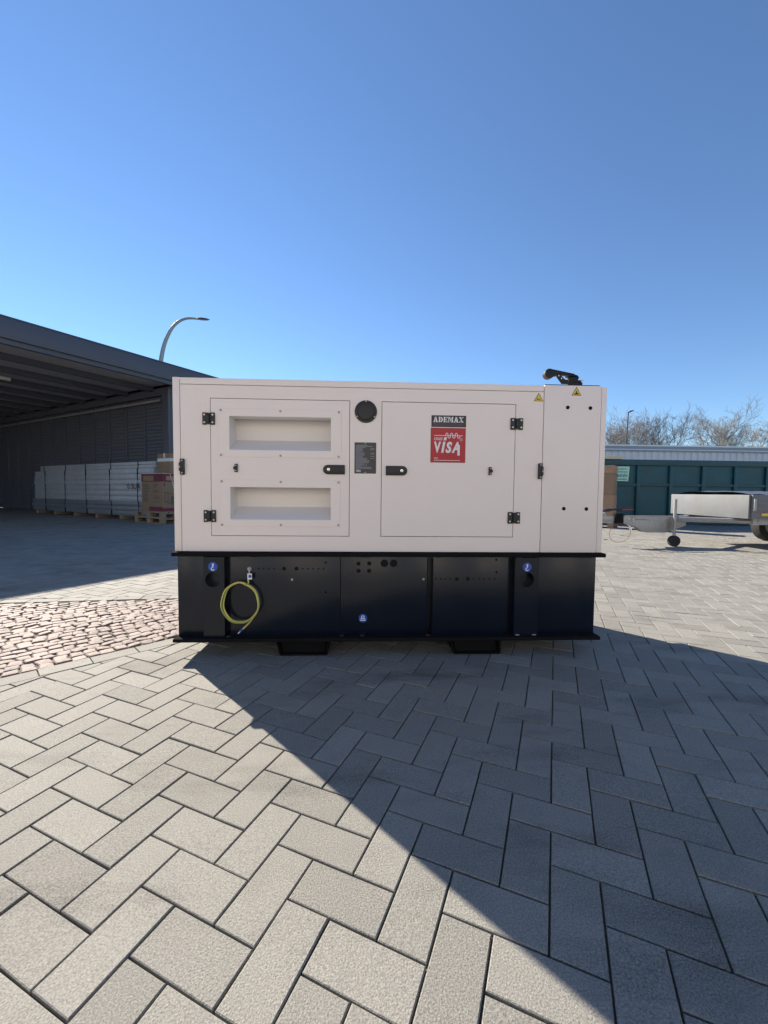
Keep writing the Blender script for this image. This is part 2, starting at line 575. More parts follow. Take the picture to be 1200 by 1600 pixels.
def visible_size(c, half=0.1):
    p = project((c[0], c[1], 0))
    if p is None or not (-60 < p[0] < 1260 and p[1] < 1660):
        return 0
    if 0 < c[0] < 2.22 and c[1] > 0.12:            # hidden behind or under the generator
        k = (c[1] - CAM.y)
        if 255 < p[0] < 950:
            return 0
    if 262 < p[0] < 940 and c[1] > 0.1:
        return 0
    return 1.0 / p[2] ** 3
full.sort(key=lambda t: -visible_size(t[0]))
paver_mesh = {}
for kind in (0, 1):
    L, Wd = (0.2, 0.1)
    L, Wd = 2 * PA, PA
    hx, hy = (L / 2, Wd / 2) if kind == 0 else (Wd / 2, L / 2)
    v, f = block_geo([np.array(q) for q in ((-hx, -hy), (hx, -hy), (hx, hy), (-hx, hy))], 0.0)
    me = bpy.data.meshes.new('paver')
    me.from_pydata(v, [], f)
    me.materials.append(M['paver'])
    paver_mesh[kind] = me
n_ind = 0
for c, kind, poly in full:
    if kind < 2 and n_ind < 300 and visible_size(c) > 0:
        o = bpy.data.objects.new('paver', paver_mesh[kind])
        COL.objects.link(o)
        o.parent = pavement
        o.location = (c[0], c[1], rng.normal(0, .0007))
        o.rotation_euler = (rng.normal(0, .004), rng.normal(0, .004), TH + rng.normal(0, .004))
        n_ind += 1
    else:
        add_stuff(*block_geo(poly, rng.normal(0, .0007), (rng.normal(0, .004), rng.normal(0, .004))))
me = bpy.data.meshes.new('pavers')
me.from_pydata(stuffv, [], stufff)
me.materials.append(M['paver'])
o = bpy.data.objects.new('pavers', me)
COL.objects.link(o)
o.parent = pavement
tag(o, kind='stuff')

# granite setts
wedge = []
apex_s = ((Q2 - Q1)[0] * D2[1] - (Q2 - Q1)[1] * D2[0]) / (D1[0] * D2[1] - D1[1] * D2[0])
apex = Q1 + D1 * apex_s
pts = [apex, Q2 + D2 * -8.0, Q1 + D1 * -4.4]
g = MB().add([(q[0], q[1], -0.0065) for q in pts], [(0, 1, 2)])
strip = tag(g.build('cobbled_strip', 'sand'), kind='structure')
variants = []
for k in range(14):
    a = .062
    P = []
    for sx, sy in ((-1, -1), (1, -1), (1, 1), (-1, 1)):
        P.append(np.array([sx * a / 2 + rng.normal(0, .0045), sy * a / 2 + rng.normal(0, .0045)]))
    # split the edges so the outline is uneven
    Q = []
    for i in range(4):
        A, B = P[i], P[(i + 1) % 4]
        Q.append(A * .9 + B * .1)
        mid = (A + B) / 2
        Q.append(mid * (1 + rng.normal(.0, .05)))
        Q.append(A * .1 + B * .9)
    v, f = block_geo(Q, 0.002, (rng.normal(0, .05), rng.normal(0, .05)), ch=0.0048, gap=0.0012)
    # dome: fan the top
    m = len(Q)
    top = f.pop()
    cz = np.mean([v[i][2] for i in top]) + .0022
    v.append((0, 0, cz))
    f += [(top[i], top[(i + 1) % m], len(v) - 1) for i in range(m)]
    me = bpy.data.meshes.new('sett')
    me.from_pydata(v, [], f)
    me.materials.append(M['sett'])
    variants.append((v, f, me))
spots = []
row = 0
d = 0.036
while d < 5.2:
    s = -4.4 + rng.uniform(0, .09)
    while s < 1.6:
        q = Q1 + D1 * s - N1 * (d + .010 * math.sin(s * 5 + .15 * row))
        if (q - Q2) @ N2 < -0.03 and q[0] > -6.5 and inside_view(q):
            spots.append(q)
        s += .0625 + rng.normal(0, .003)
    d += .0625
    row += 1
spots.sort(key=lambda q: -visible_size(q))
sv, sf = [], []
for k, q in enumerate(spots):
    v, f, me = variants[int(rng.integers(14))]
    ang = math.radians(43) + int(rng.integers(4)) * PI / 2 + rng.normal(0, .12)
    z = rng.normal(0, .002)
    if k < 260 and visible_size(q) > 0:
        o = bpy.data.objects.new('sett', me)
        COL.objects.link(o)
        o.parent = strip
        o.location = (q[0], q[1], z)
        o.rotation_euler = (0, 0, ang)
    else:
        n = len(sv)
        ca, sa = math.cos(ang), math.sin(ang)
        sv += [(q[0] + ca * p[0] - sa * p[1], q[1] + sa * p[0] + ca * p[1], z + p[2]) for p in v]
        sf += [tuple(i + n for i in t) for t in f]
me = bpy.data.meshes.new('setts')
me.from_pydata(sv, [], sf)
me.materials.append(M['sett'])
o = bpy.data.objects.new('setts', me)
COL.objects.link(o)
o.parent = strip
tag(o, kind='stuff')

# ------------------------------------------------------------------ canopy building (frame: t along the wall, s into depth)
BF = Matrix.Translation((-4.924, 8.470, 0)) @ Matrix.Rotation(math.radians(-32), 4, 'Z')
bld = thing('canopy_building', tuple(BF @ Vector((-6.0, 1.5, 0))),
            'dark grey flat-roofed canopy building with ribbed wall, behind the wrapped cartons', 'building')
MB(BF).box(-12.9, -.07, -6.9, 4.9, 3.93, 4.16).build('roof', 'anth', bld)
f_ = MB(BF).box(-.06, 0, -7, 5, 3.82, 4.225).build('fascia', 'fascia', bld, bevel=.004)
MB(BF).box(-.09, .018, -7.02, 5.02, 4.226, 4.25).build('coping', 'fascia', f_, bevel=.003)
MB(BF).box(-13, -.061, -7, -6.94, 3.82, 4.22).build('fascia', 'fascia', bld, bevel=.004)
tb = -.10
k = 0
while tb > -12.5:
    MB(BF).box(tb - .07, tb + .03, -6.9, 1.45, 3.72, 3.86).build('beam', 'anth', bld)
    nxt = tb - 1.29
    MB(BF).box(nxt + .035, tb - .075, -6.9, 1.44, 3.86, 3.90).build('ceiling_panel', 'ceil', bld)
    tb = nxt
MB(BF).box(-13, -.56, 1.43, 1.62, 3.58, 3.79).build('lintel', 'anth', bld)
tp = -.56
MB(BF).box(-.88, -.56, 1.40, 1.62, 0, 3.575).build('column', 'anth', bld, bevel=.004)
tp = -.88
while tp > -12.6:
    a, b = tp - .985, tp
    mb = MB(BF)
    nz = 34
    prof = []
    for i in range(nz):
        z0 = .001 + i * (3.57 / nz)
        z1 = z0 + 3.57 / nz
        prof += [(1.512, z0), (1.50, z0 + .012), (1.50, z1 - .012), (1.512, z1)]
    prof = [(1.60, prof[0][1])] + prof + [(1.60, prof[-1][1])]
    prof = [q for i, q in enumerate(prof) if i == 0 or q != prof[i - 1]]
    mb.prism_x(prof[::-1], a + .03, b - .03)
    mb.build('cladding_panel', 'anth', bld, smooth=False)
    MB(BF).box(a - .03, a + .03, 1.46, 1.60, 0, 3.575).build('mullion', 'anth', bld, bevel=.003)
    tp = a
MB(BF).box(-12.90, tp - .028, 1.5, 1.6, 0, 3.575).build('column', 'anth', bld)  # unseen filler added to close a sun leak beside the side wall
MB(BF).box(-.62, -.57, 1.625, 4.9, 0, 3.9).build('wall', 'anth', bld)
MB(BF).box(-12.95, -12.88, -6.9, 4.9, 0, 3.935).build('wall', 'anth', bld)  # side wall added out of view to keep sun patches from under the roof
MB(BF).box(-12.90, -.60, 4.82, 4.88, 0, 3.935).build('wall', 'anth', bld)
MB(BF).box(-.30, -.14, -6.7, -6.54, 0, 3.71).build('column', 'anth', bld, bevel=.004)

MB(BF).tube([(-.48, 1.36, 3.7), (-.48, 1.36, .02)], .04, 12).build('downpipe', 'anth', bld)
MB(BF).box(-12.5, -.95, 1.39, 1.425, 3.40, 3.46).build('cable_tray', 'galv', bld)
for tt in (-3.3, -7.2, -11.1):
    MB(BF).box(tt - .07, tt + .07, -2.6, -1.2, 3.64, 3.72).build('strip_lamp', 'tape', bld, bevel=.01)

# wrapped panel packs stacked before the wall
def pack(z0, z1, t0, t1, s0, s1, n, label, name='panel_pack', text=None, film='film'):
    root = thing(name, tuple(BF @ Vector(((t0 + t1) / 2, (s0 + s1) / 2, z0))), label, 'panel pack', 'film wrapped panel packs under the canopy')
    mb = MB(BF)
    h = (z1 - z0) / n
    for i in range(n):
        a, b = rng.uniform(0, .02), rng.uniform(0, .03)
        mb.box(t0 + a * 3, t1 - b, s0 + a, s1, z0 + i * h + .012, z0 + (i + 1) * h)
        mb.box(t0 + .05, t1 - .05, s0 + .03, s1 - .01, z0 + i * h, z0 + i * h + .012)
    body = mb.build('wrapped_stack', film, root, bevel=.004)
    if text:
        for body, wd_, hh, tx, tz in text:
            tm = MB(BF)
            v, f = text_geo(body, wd_, hh, offset=.01)
            tm.add([(tx + a, s0 - .006, tz + b) for a, b in v], f)
            tm.build('lettering', 'cink', root, smooth=False)
    for k in range(5):
        q = t1 - .75 - k * 1.38 + rng.normal(0, .05)
        MB(BF).box(q - .008, q + .008, s0 - .004, s1 + .004, z0 + .001, z1 + .003).build('strap', 'rubber', root)
    return root
tim = [(-.3, .6), (-1.6, .6), (-2.9, .6), (-4.2, .6), (-5.5, .6), (-6.8, .6)]
for t_, s_ in tim:
    o = MB(BF).box(t_ - .05, t_ + .05, .58, 1.32, 0.0, .10).build('timber_bearer', 'wood', bevel=.004)
    tag(o, 'squared timber bearer under the film wrapped panel packs', 'timber', 'bearers under the panel packs')
pack(.10, .50, -7.2, .02, .60, 1.30, 3, 'lowest film wrapped panel pack, grey, lying on timber bearers', film='film2')
pack(.50, 1.42, -7.0, 0.0, .60, 1.28, 6, 'tall white film wrapped panel pack with dark lettering on its side', text=(('G', .12, .15, -1.26, .86), ('SUR', .42, .15, -1.06, .86)))
pack(1.42, 1.60, -6.6, .02, .62, 1.27, 2, 'thin film wrapped panel pack lying on top of the lettered pack')

# ------------------------------------------------------------------ pallets and cartons
C0 = Vector((.936, .223, 0))           # front right corner of the pallets in the building frame
def pallet(z, label):
    root = thing('pallet', tuple(BF @ Vector((C0.x - .6, C0.y + .4, z))), label, 'pallet', 'stacked wooden pallets')
    x0, x1, y0, y1 = C0.x - 1.2, C0.x, C0.y, C0.y + .8
    for yy, wd in ((y0, .145), (y0 + .19, .1), (y0 + .3275, .145), (y0 + .51, .1), (y1 - .145, .145)):
        MB(BF).box(x0 + rng.normal(0, .003), x1 + rng.normal(0, .003), yy, yy + wd, z + .122, z + .143).build('deck_board', 'wood', root, bevel=.002)
    for xx in (x0, x0 + .5275, x1 - .145):
        MB(BF).box(xx + .002, xx + .143, y0 + .001, y1 - .001, z + .1, z + .1215).build('stringer_board', 'wood', root, bevel=.002)
    for yy in (y0, y0 + .35, y1 - .1):
        MB(BF).box(x0 + .001, x1 - .001, yy + .001, yy + .099, z, z + .0215).build('bottom_board', 'wood', root, bevel=.002)
        for xx in (x0, x0 + .5275, x1 - .145):
            MB(BF).box(xx + .004, xx + .141, yy + .003, yy + .097, z + .022, z + .0995).build('block', 'wood', root, bevel=.002)
    return root
pallet(0.001, 'wooden pallet standing on the paving, lower of two')
pallet(.1455, 'wooden pallet lying on another pallet and carrying the printed carton')

cz0, cz1 = .2895, 1.245
cart = thing('carton', tuple(BF @ Vector((C0.x - .47, C0.y + .4, cz0))), 'large brown carton with dark red printed bands, strapped on two pallets', 'carton')
cx0, cx1, cy0, cy1 = C0.x - .91, C0.x - .03, C0.y + .03, C0.y + .74
MB(BF).box(cx0, cx1, cy0, cy1, cz0, cz1).build('box', 'carton', cart, bevel=.006)
mb = MB(BF).box(cx0 - .002, cx1 + .002, cy0 - .002, cy1 + .002, cz1 - .20, cz1 - .008)
band = mb.build('printed_band', 'cred', cart)
mb = MB(BF)
mb.box(cx0 + .08, cx0 + .52, cy0 - .004, cy0 - .002, cz1 - .18, cz1 - .05)
mb.build('label_panel', 'carton', cart)
mb = MB(BF)
mb.box(cx0 + .32, cx1 + .002, cy0 - .002, cy0, cz0 + .02, cz0 + .13)
mb.box(cx1, cx1 + .002, cy0, cy1 - .12, cz0 + .02, cz0 + .10)
mb.build('printed_band', 'cred', cart)
mb, mb2 = MB(BF), MB(BF)
for i in range(13):
    z = cz1 - .27 - i * .036
    mb.box(cx0 + .07, cx0 + .07 + rng.uniform(.15, .28), cy0 - .0015, cy0, z, z + .011)
    if i % 4 != 3:
        mb2.box(cx0 + .5, cx0 + .5 + rng.uniform(.15, .27), cy0 - .0015, cy0, z, z + .011)
mb.build('printed_text', 'cink', cart)
mb2.build('printed_text', 'cink', cart)
mb = MB(BF)                                             # line drawing of the packed machine on the side
def line_side(pts, wd=.014):
    for (a, b), (c, d_) in zip(pts[:-1], pts[1:]):
        n = Vector((-(d_ - b), c - a)).normalized() * wd / 2
        mb.add([(cx1 + .003, cy0 + q[0], cz0 + q[1]) for q in ((a + n.x, b + n.y), (a - n.x, b - n.y), (c - n.x, d_ - n.y), (c + n.x, d_ + n.y))], [(0, 1, 2, 3)])
line_side([(.06, .50), (.06, .26), (.36, .16), (.36, .42), (.06, .50)])
line_side([(.36, .42), (.62, .50), (.62, .24), (.36, .16)])
line_side([(.14, .46), (.14, .24)])
line_side([(.24, .38), (.24, .24), (.30, .22), (.30, .36), (.24, .38)], .03)
mb.build('printed_drawing', 'cink', cart)
mb = MB(BF)
line_side([(.05, .72), (.05, .64)], .03)
mb.build('printed_arrow', 'cink', cart)
mb = MB(BF)
for a, b in ((.10, .36),):
    mb.box(cx1 + .002, cx1 + .004, cy0 + .1, cy0 + .42, cz1 - .165, cz1 - .06)
mb.build('label_panel', 'carton2', cart)
# smaller carton on top
ux0, ux1, uy0, uy1, uz0, uz1 = cx1 - .60, cx1 - .07, cy0 + .26, cy0 + .70, cz1 + .001, cz1 + .52
up = thing('carton', tuple(BF @ Vector(((ux0 + ux1) / 2, (uy0 + uy1) / 2, uz0))), 'plain brown carton with clear tape, standing on the red printed carton', 'carton')
MB(BF).box(ux0, ux1, uy0, uy1, uz0, uz1).build('box', 'carton', up, bevel=.005)
mb = MB(BF).box(ux0 - .002, ux1 + .002, uy0 - .002, uy1 + .002, uz1 - .20, uz1 - .12)
mb.build('tape', 'tape', up)
mb = MB(BF).box(ux0 + .26, ux0 + .32, uy0 - .003, uy1, uz1 - .11, uz1 + .002)
mb.build('tape', 'tape', up)
# strap over the big carton
mb = MB(BF)
mb.box(cx1 - .30, cx1 - .285, cy0 - .004, cy0 - .0025, cz0 + .0, cz1) if False else None
sx = cx1 + .006
mb.tube([(cx0 + .02, cy0 + .02, cz1 + .006), (cx1, cy0 + .02, cz1 + .006), (sx, cy0 + .20, cz1 + .004), (sx, cy0 + .33, cz0 + .5), (sx + .02, cy0 + .52, .16)], .008, 6)
tag(mb.build('strap', 'tape'), 'thin white strap tied over the red printed carton', 'strap')

# ------------------------------------------------------------------ curved street lamp behind the canopy
lp = thing('street_lamp', (-8.75, 18.0, 0), 'tall grey street lamp with curved arm rising behind the dark canopy', 'street lamp', )
path = [(-8.78, 18, 0), (-8.78, 18, 4.5), (-8.76, 18, 6.2), (-8.722, 18, 6.904), (-8.578, 18, 7.59), (-8.393, 18, 8.068), (-8.151, 18, 8.488),
        (-7.852, 18, 8.761), (-7.555, 18, 8.888), (-7.26, 18, 8.911), (-7.0, 18, 8.895)]
def smooth_path(P, k=6):
    P = [Vector(q) for q in P]
    out = []
    for i in range(len(P) - 1):
        p0, p1, p2, p3 = P[max(i - 1, 0)], P[i], P[i + 1], P[min(i + 2, len(P) - 1)]
        for j in range(k):
            t = j / k
            out.append(0.5 * ((2 * p1) + (-p0 + p2) * t + (2 * p0 - 5 * p1 + 4 * p2 - p3) * t * t + (-p0 + 3 * p1 - 3 * p2 + p3) * t ** 3))
    out.append(P[-1])
    return out
sp = smooth_path(path)
rad = [max(.045, .115 - .07 * min(1, max(0, (i / len(sp) - .1)) * 1.2)) for i in range(len(sp))]
MB().tube(sp, rad, 12).build('pole', 'lamp', lp)
def lamp_head(mb, p, d, L, wd, h):
    d = Vector(d).normalized()
    sd = Vector((0, 0, 1)).cross(d).normalized()
    u_ = d.cross(sd)
    secs = [(0, .3), (.12, .75), (.4, 1), (.75, .8), (1, .15)]
    v, f = [], []
    n = 12
    for a, k in secs:
        for i in range(n):
            an = 2 * PI * i / n
            v.append(tuple(Vector(p) + d * a * L + sd * math.cos(an) * wd * k + u_ * math.sin(an) * h * k * (1 if math.sin(an) > 0 else .5)))
    for q in range(len(secs) - 1):
        f += [(q * n + i, q * n + (i + 1) % n, (q + 1) * n + (i + 1) % n, (q + 1) * n + i) for i in range(n)]
    f += [tuple(range(n - 1, -1, -1)), tuple((len(secs) - 1) * n + i for i in range(n))]
    mb.add(v, f)
mb = MB()
lamp_head(mb, (-7.05, 18, 8.895), (1, 0, -.04), .62, .13, .07)
mb.build('lamp_head', 'lampd', lp)

# ------------------------------------------------------------------ generator
GW = 2.226
gen = thing('generator', (GW / 2, .37, 0), 'white enclosed diesel generator set on a black steel tank base', 'generator')
# doors: x0,x1,z0,z1
DG = .0028
d1, d2 = (.186, .882, .624, 1.314), (1.049, 1.742, .624, 1.313)
z_lo, z_hi, z_strip = .542, 1.415, 1.382
hole1 = (d1[0] - DG, d1[1] + DG, d1[2] - DG, d1[3] + DG)
hole2 = (d2[0] - DG, d2[1] + DG, d2[2] - DG, d2[3] + DG)
MB().plate(.037, 1.8895, z_lo, z_strip - .0012, [hole1, hole2], 0, .022).build('front_panel', 'white', gen, bevel=.0008, seg=1)
MB().box(.037, 1.8895, 0, .022, z_strip + .0012, z_hi).build('top_strip', 'white', gen, bevel=.0018)
MB().box(0, .0345, -.001, .03, z_lo, z_hi + .001).build('corner_post', 'white', gen, bevel=.003)
MB().box(2.1975, GW, -.001, .03, z_lo, z_hi - .004).build('corner_post', 'white', gen, bevel=.003)
MB().box(1.8925, 2.195, -.002, .022, z_lo, z_hi + .002).build('front_panel', 'white', gen, bevel=.0022)
# liner behind seams with openings for the vents
v1i, v2i = (.279, .788, 1.059, 1.2275), (.281, .7885, .706, .871)
MB().plate(.03, 2.2, z_lo, 1.405, [(v[0] - .012, v[1] + .012, v[2] - .012, v[3] + .012) for v in (v1i, v2i)], .024, .028).build('inner_frame', 'gap', gen)
MB().box(0, .012, .0305, .728, z_lo, 1.405).build('side_panel', 'white', gen, bevel=.002)
MB().box(GW - .012, GW, .0305, .728, z_lo, 1.405).build('side_panel', 'white', gen, bevel=.002)
MB().box(0, GW, .7285, .742, z_lo, 1.405).build('back_panel', 'white', gen, bevel=.002)
MB().box(.0, 1.889, .0225, .742, 1.4055, 1.4145).build('roof', 'white', gen, bevel=.002)
MB().box(1.893, GW - .034, .0225, .742, 1.4055, 1.418).build('roof', 'white', gen, bevel=.002)
MB().box(1.896, 2.187, .004, .05, 1.4182, 1.4215).build('roof_edge_trim', 'rubber', gen)

def vent(door, vo, vi, screws):
    fr = MB().plate(vo[0], vo[1], vo[2], vo[3], [vi], -.0028, -.0002).build('vent_frame', 'white', door, bevel=.0008, seg=1)
    x0, x1, z0, z1 = vi
    D = .11
    rise = .062
    mb = MB()
    # sides, sloping floor, back, ceiling with slot: open folded tray
    th = .0015
    mb.prism_x([(-.0027, z0 - th), (D, z0 + rise - th), (D, z0 + rise), (-.0027, z0)], x0 - th, x1 + th)         # sloped floor
    mb.box(x0 - th, x1 + th, D, D + th, z0 + rise, z1 + .03)                     # back
    mb.box(x0 - th, x0, -.0027, D, z0 - .0, z1)
    mb.box(x1, x1 + th, -.0027, D, z0 - .0, z1)
    mb.box(x0 - th, x1 + th, -.0027, D - .03, z1, z1 + th)
    mb.build('vent_tray', 'white_in', door)
    MB().box(x0, x1, D - .03, D, z1 + .03, z1 + .032).build('vent_slot', 'dark', door)
    for s in screws:
        screw(door, s[0], s[1], -.0028, .0062)

def hinge(door, x0, x1, z0, z1, flip):
    """butt hinge of black plastic: two leaves, a barrel and four screws"""
    w_ = x1 - x0
    bx = x0 + w_ * (.46 if not flip else .52)
    mb = MB()
    mb.box(x0, bx - .0085, -.008, .0, z0, z1)
    mb.box(bx + .0095, x1, -.008, .0, z0, z1)
    mb.box(bx - .0083, bx + .0093, -.0095, .0, z0 + .012, z1 - .012)
    lf = mb.build('hinge', 'plastic', door, bevel=.0022)
    mb = MB()
    for a, b in ((z0 + .003, z0 + .0125), (z0 + .0135, z1 - .0135), (z1 - .0125, z1 - .003)):
        mb.cyl((bx, -.009, a), (bx, -.009, b), .0085, n=18)
    mb.build('hinge_barrel', 'plastic', door, bevel=.0008, seg=1)
    for sx in (x0 + .011, x1 - .010):
        for sz in (z0 + .0115, z1 - .0115):
            screw(door, sx, sz, -.008, .0052, 'steel')

def handle(door, x0, x1, z0, z1, round_left):
    r = (z1 - z0) / 2
    cz = (z0 + z1) / 2
    poly = []
    n = 14
    if round_left:
        poly += [(x0 + r - r * math.sin(PI * i / n), cz + r * math.cos(PI * i / n)) for i in range(n + 1)]
        poly += [(x1, z0), (x1, z1)]
        lx, px = x0 + r * 1.18, x1 - .016
    else:
        poly += [(x1 - r + r * math.sin(PI * i / n), cz - r * math.cos(PI * i / n)) for i in range(n + 1)]
        poly += [(x0, z1), (x0, z0)]
        lx, px = x1 - r * 1.18, x0 + .016
    MB().prism(poly, -.009, -.0002).build('handle', 'plastic', door, bevel=.002)
    a, b = (lx + .014, px + .012) if round_left else (px - .012, lx - .014)
    MB().box(a, b, -.0125, -.0088, z0 + .007, z1 - .007).build('handle_paddle', 'plastic', door, bevel=.0025)
    mb = MB()
    mb.cyl((lx, -.0085, cz), (lx, -.0135, cz), .0078, n=20)
    mb.build('lock', 'chrome', door, bevel=.001)
    MB().box(lx - .0012, lx + .0012, -.0139, -.0136, cz - .004, cz + .004).build('keyhole', 'dark', door)

door1 = MB().plate(*d1, [(v[0] - .006, v[1] + .006, v[2] - .006, v[3] + .006) for v in (v1i, v2i)], 0, .022).build('door', 'white', gen, bevel=.001, seg=1)
door2 = MB().plate(*d2, [], 0, .022).build('door', 'white', gen, bevel=.001, seg=1)
vent(door1, (.226, .842, 1.022, 1.266), v1i, [(.237, 1.256), (.534, 1.256), (.828, 1.256), (.237, 1.032), (.534, 1.032), (.828, 1.031)])
vent(door1, (.230, .837, .670, .909), v2i, [(.2385, .899), (.535, .899), (.828, .899), (.2385, .679), (.535, .679), (.828, .680)])
hinge(door1, .147, .208, 1.182, 1.243, False)
hinge(door1, .148, .209, .692, .753, False)
hinge(door2, 1.716, 1.781, 1.183, 1.243, True)
hinge(door2, 1.713, 1.778, .694, .755, True)
handle(door1, .749, .860, .941, .989, True)
handle(door2, 1.070, 1.181, .939, .988, False)
for dr, x0, x1, z0, z1, sgn in ((door1, .305, .3195, .947, .988, -1), (door2, 1.606, 1.6205, .947, .988, 1)):
    mb = MB().box(x0, x1, -.012, -.0002, z0, z1)
    cx = x0 if sgn < 0 else x1
    mb.box(cx - .005, cx + .005, -.016, -.004, (z0 + z1) / 2 - .007, (z0 + z1) / 2 + .007)
    mb.build('door_stop', 'plastic', dr, bevel=.002)
    screw(dr, (x0 + x1) / 2, z0 + .008, -.012, .003, 'steel')
    screw(dr, (x0 + x1) / 2, z1 - .008, -.012, .003, 'steel')
for x0, x1, z0, z1, sgn in ((.0365, .0565, .930, 1.010, -1), (1.868, 1.8885, .929, 1.011, 1)):
    mb = MB().box(x0, x1, -.016, -.0002, z0, z1)
    cx = x0 + .002 if sgn < 0 else x1 - .002
    mb.box(cx - .006, cx + .006, -.019, -.004, z0 + .018, z1 - .018)
    c_ = mb.build('catch', 'plastic', gen, bevel=.004)
    MB().box(cx - .0025, cx + .0025, -.0205, -.0192, (z0 + z1) / 2 - .005, (z0 + z1) / 2 + .003).build('catch_pin', 'screwpaint', c_)
    screw(c_, (x0 + x1) / 2 - sgn * .001, z0 + .009, -.016, .0045, 'screwpaint')
    screw(c_, (x0 + x1) / 2 - sgn * .001, z1 - .009, -.016, .0045, 'screwpaint')
# round filler cap
cp = MB()
cp.cyl((.9655, 0, 1.262), (.9655, -.006, 1.262), .0575, .0565, n=48)
cap = cp.build('round_cover', 'plastic', gen, bevel=.0015)
cp = MB()
cp.cyl((.9655, -.0058, 1.262), (.9655, -.013, 1.262), .0445, .042, n=48)
cp.build('cover_dish', 'plastic', cap, bevel=.002)
for a in (90, 210, 330):
    screw(cap, .9655 + .0512 * math.cos(math.radians(a)), 1.262 + .0512 * math.sin(math.radians(a)), -.006, .0036, 'steel')
# black plugs of the right panel
for x, z in ((2.017, 1.303), (2.138, 1.302), (2.013, .775), (2.135, .774)):
    mb = MB().cyl((x, -.002, z), (x, -.0055, z), .0102, .0085, n=20)
    mb.build('plug', 'rubber', gen, bevel=.001)

# rating plate
npl = MB().box(.909, 1.020, -.0015, -.0001, .947, 1.106).build('rating_plate', 'plate', gen, bevel=.0005, seg=1)
mb = MB()
z = 1.093
rows = [.6, .9, .5, .36, .35, .4, .3, .47, .48, .46, .36, .4, .6, .58, .7, .75, .66, .4, .6, .3, .8, .85]
for i, L in enumerate(rows):
    mb.add([(.915, -.0019, z - .0035), (.915 + .098 * L, -.0019, z - .0035), (.915 + .098 * L, -.0019, z), (.915, -.0019, z)], [(0, 1, 2, 3)])
    if i in (3, 4, 7, 8, 10, 12):
        mb.add([(.99, -.0019, z - .003), (1.011, -.0019, z - .003), (1.011, -.0019, z), (.99, -.0019, z)], [(0, 1, 2, 3)])
    z -= .0056
mb.build('printed_rows', 'gprint', npl, smooth=False)
mb = MB()
put_text(mb, 'VISA', .917, .955, .024, .012, -.0022, shear=.15, offset=.02)
mb.build('lettering', 'wprint', npl, smooth=False)
screw(npl, .9645, 1.101, -.0015, .003, 'steel')
screw(npl, .9645, .952, -.0015, .003, 'steel')

# black maker's sticker with slab stencil letters
st1 = MB().box(1.303, 1.4835, -.001, -.0001, 1.191, 1.2505).build('black_sticker', 'ink', gen)
GL = {   # stencil letters in a unit box
    'A': [[(-.02, 0), (.38, 0), (.38, .1), (.28, .1), (.33, .27), (.46, .27), (.46, 1), (.36, 1), (.10, .1), (-.02, .1)],
          [(.52, 0), (1.02, 0), (1.02, .1), (.93, .1), (.64, 1), (.52, 1), (.52, .45), (.60, .27), (.52, .27)]],
    'D': [[(0, 0), (.44, 0), (.44, 1), (0, 1), (0, .9), (.10, .9), (.10, .1), (0, .1)],
          [(.52, 0), (.72, .05), (.92, .22), (1, .5), (.92, .78), (.72, .95), (.52, 1), (.52, .88), (.66, .76), (.70, .5), (.66, .24), (.52, .12)]],
    'E': [[(0, 0), (.46, 0), (.46, 1), (0, 1), (0, .9), (.10, .9), (.10, .1), (0, .1)],
          [(.54, 0), (1, 0), (1, .32), (.90, .32), (.82, .12), (.54, .12)], [(.54, .88), (.82, .88), (.90, .70), (1, .70), (1, 1), (.54, 1)],
          [(.54, .45), (.74, .45), (.74, .34), (.82, .34), (.82, .68), (.74, .68), (.74, .57), (.54, .57)]],
    'M': [[(0, 0), (.30, 0), (.30, .1), (.21, .1), (.21, .78), (.24, 1), (0, 1), (0, .9), (.08, .9), (.08, .1), (0, .1)],
          [(.28, 1), (.25, .80), (.46, .08), (.50, .08), (.52, .5), (.40, 1)],
          [(.55, .45), (.70, 1), (1, 1), (1, .9), (.92, .9), (.92, .1), (1, .1), (1, 0), (.58, 0), (.58, .1), (.66, .1), (.66, .62)]],
    'X': [[(.06, 1), (.46, 1), (.56, .62), (.46, .46), (.02, .92), (.02, 1)], [(.54, .56), (.66, .40), (.98, .08), (.98, 0), (.56, 0), (.46, .38)],
          [(0, 0), (.34, 0), (.34, .1), (.27, .1), (.46, .36), (.42, .46), (.10, .1), (0, .1)], [(.54, .62), (.58, .56), (.86, .9), (.98, .9), (.98, 1), (.66, 1), (.66, .9), (.74, .9)]],
}
mb = MB()
wd = {'A': 1.0, 'D': .98, 'E': .88, 'M': 1.2, 'X': 1.0}
tot = sum(wd[c] for c in 'ADEMAX') + .1 * 5
x = 1.3125
unit = .1575 / tot
for c in 'ADEMAX':
    for poly in GL[c]:
        pv = [(x + a * wd[c] * unit, -.0014, 1.2155 + b * .0275) for a, b in poly]
        mb.add(pv, [tuple(range(len(pv)))])
    x += (wd[c] + .1) * unit
mb.build('lettering', 'wprint', st1, smooth=False)
mb = MB()
put_text(mb, 'PRODUCED BY', 1.314, 1.1965, .155, .0145, -.0014, offset=.0)
mb.build('lettering', 'inkp', st1, smooth=False)
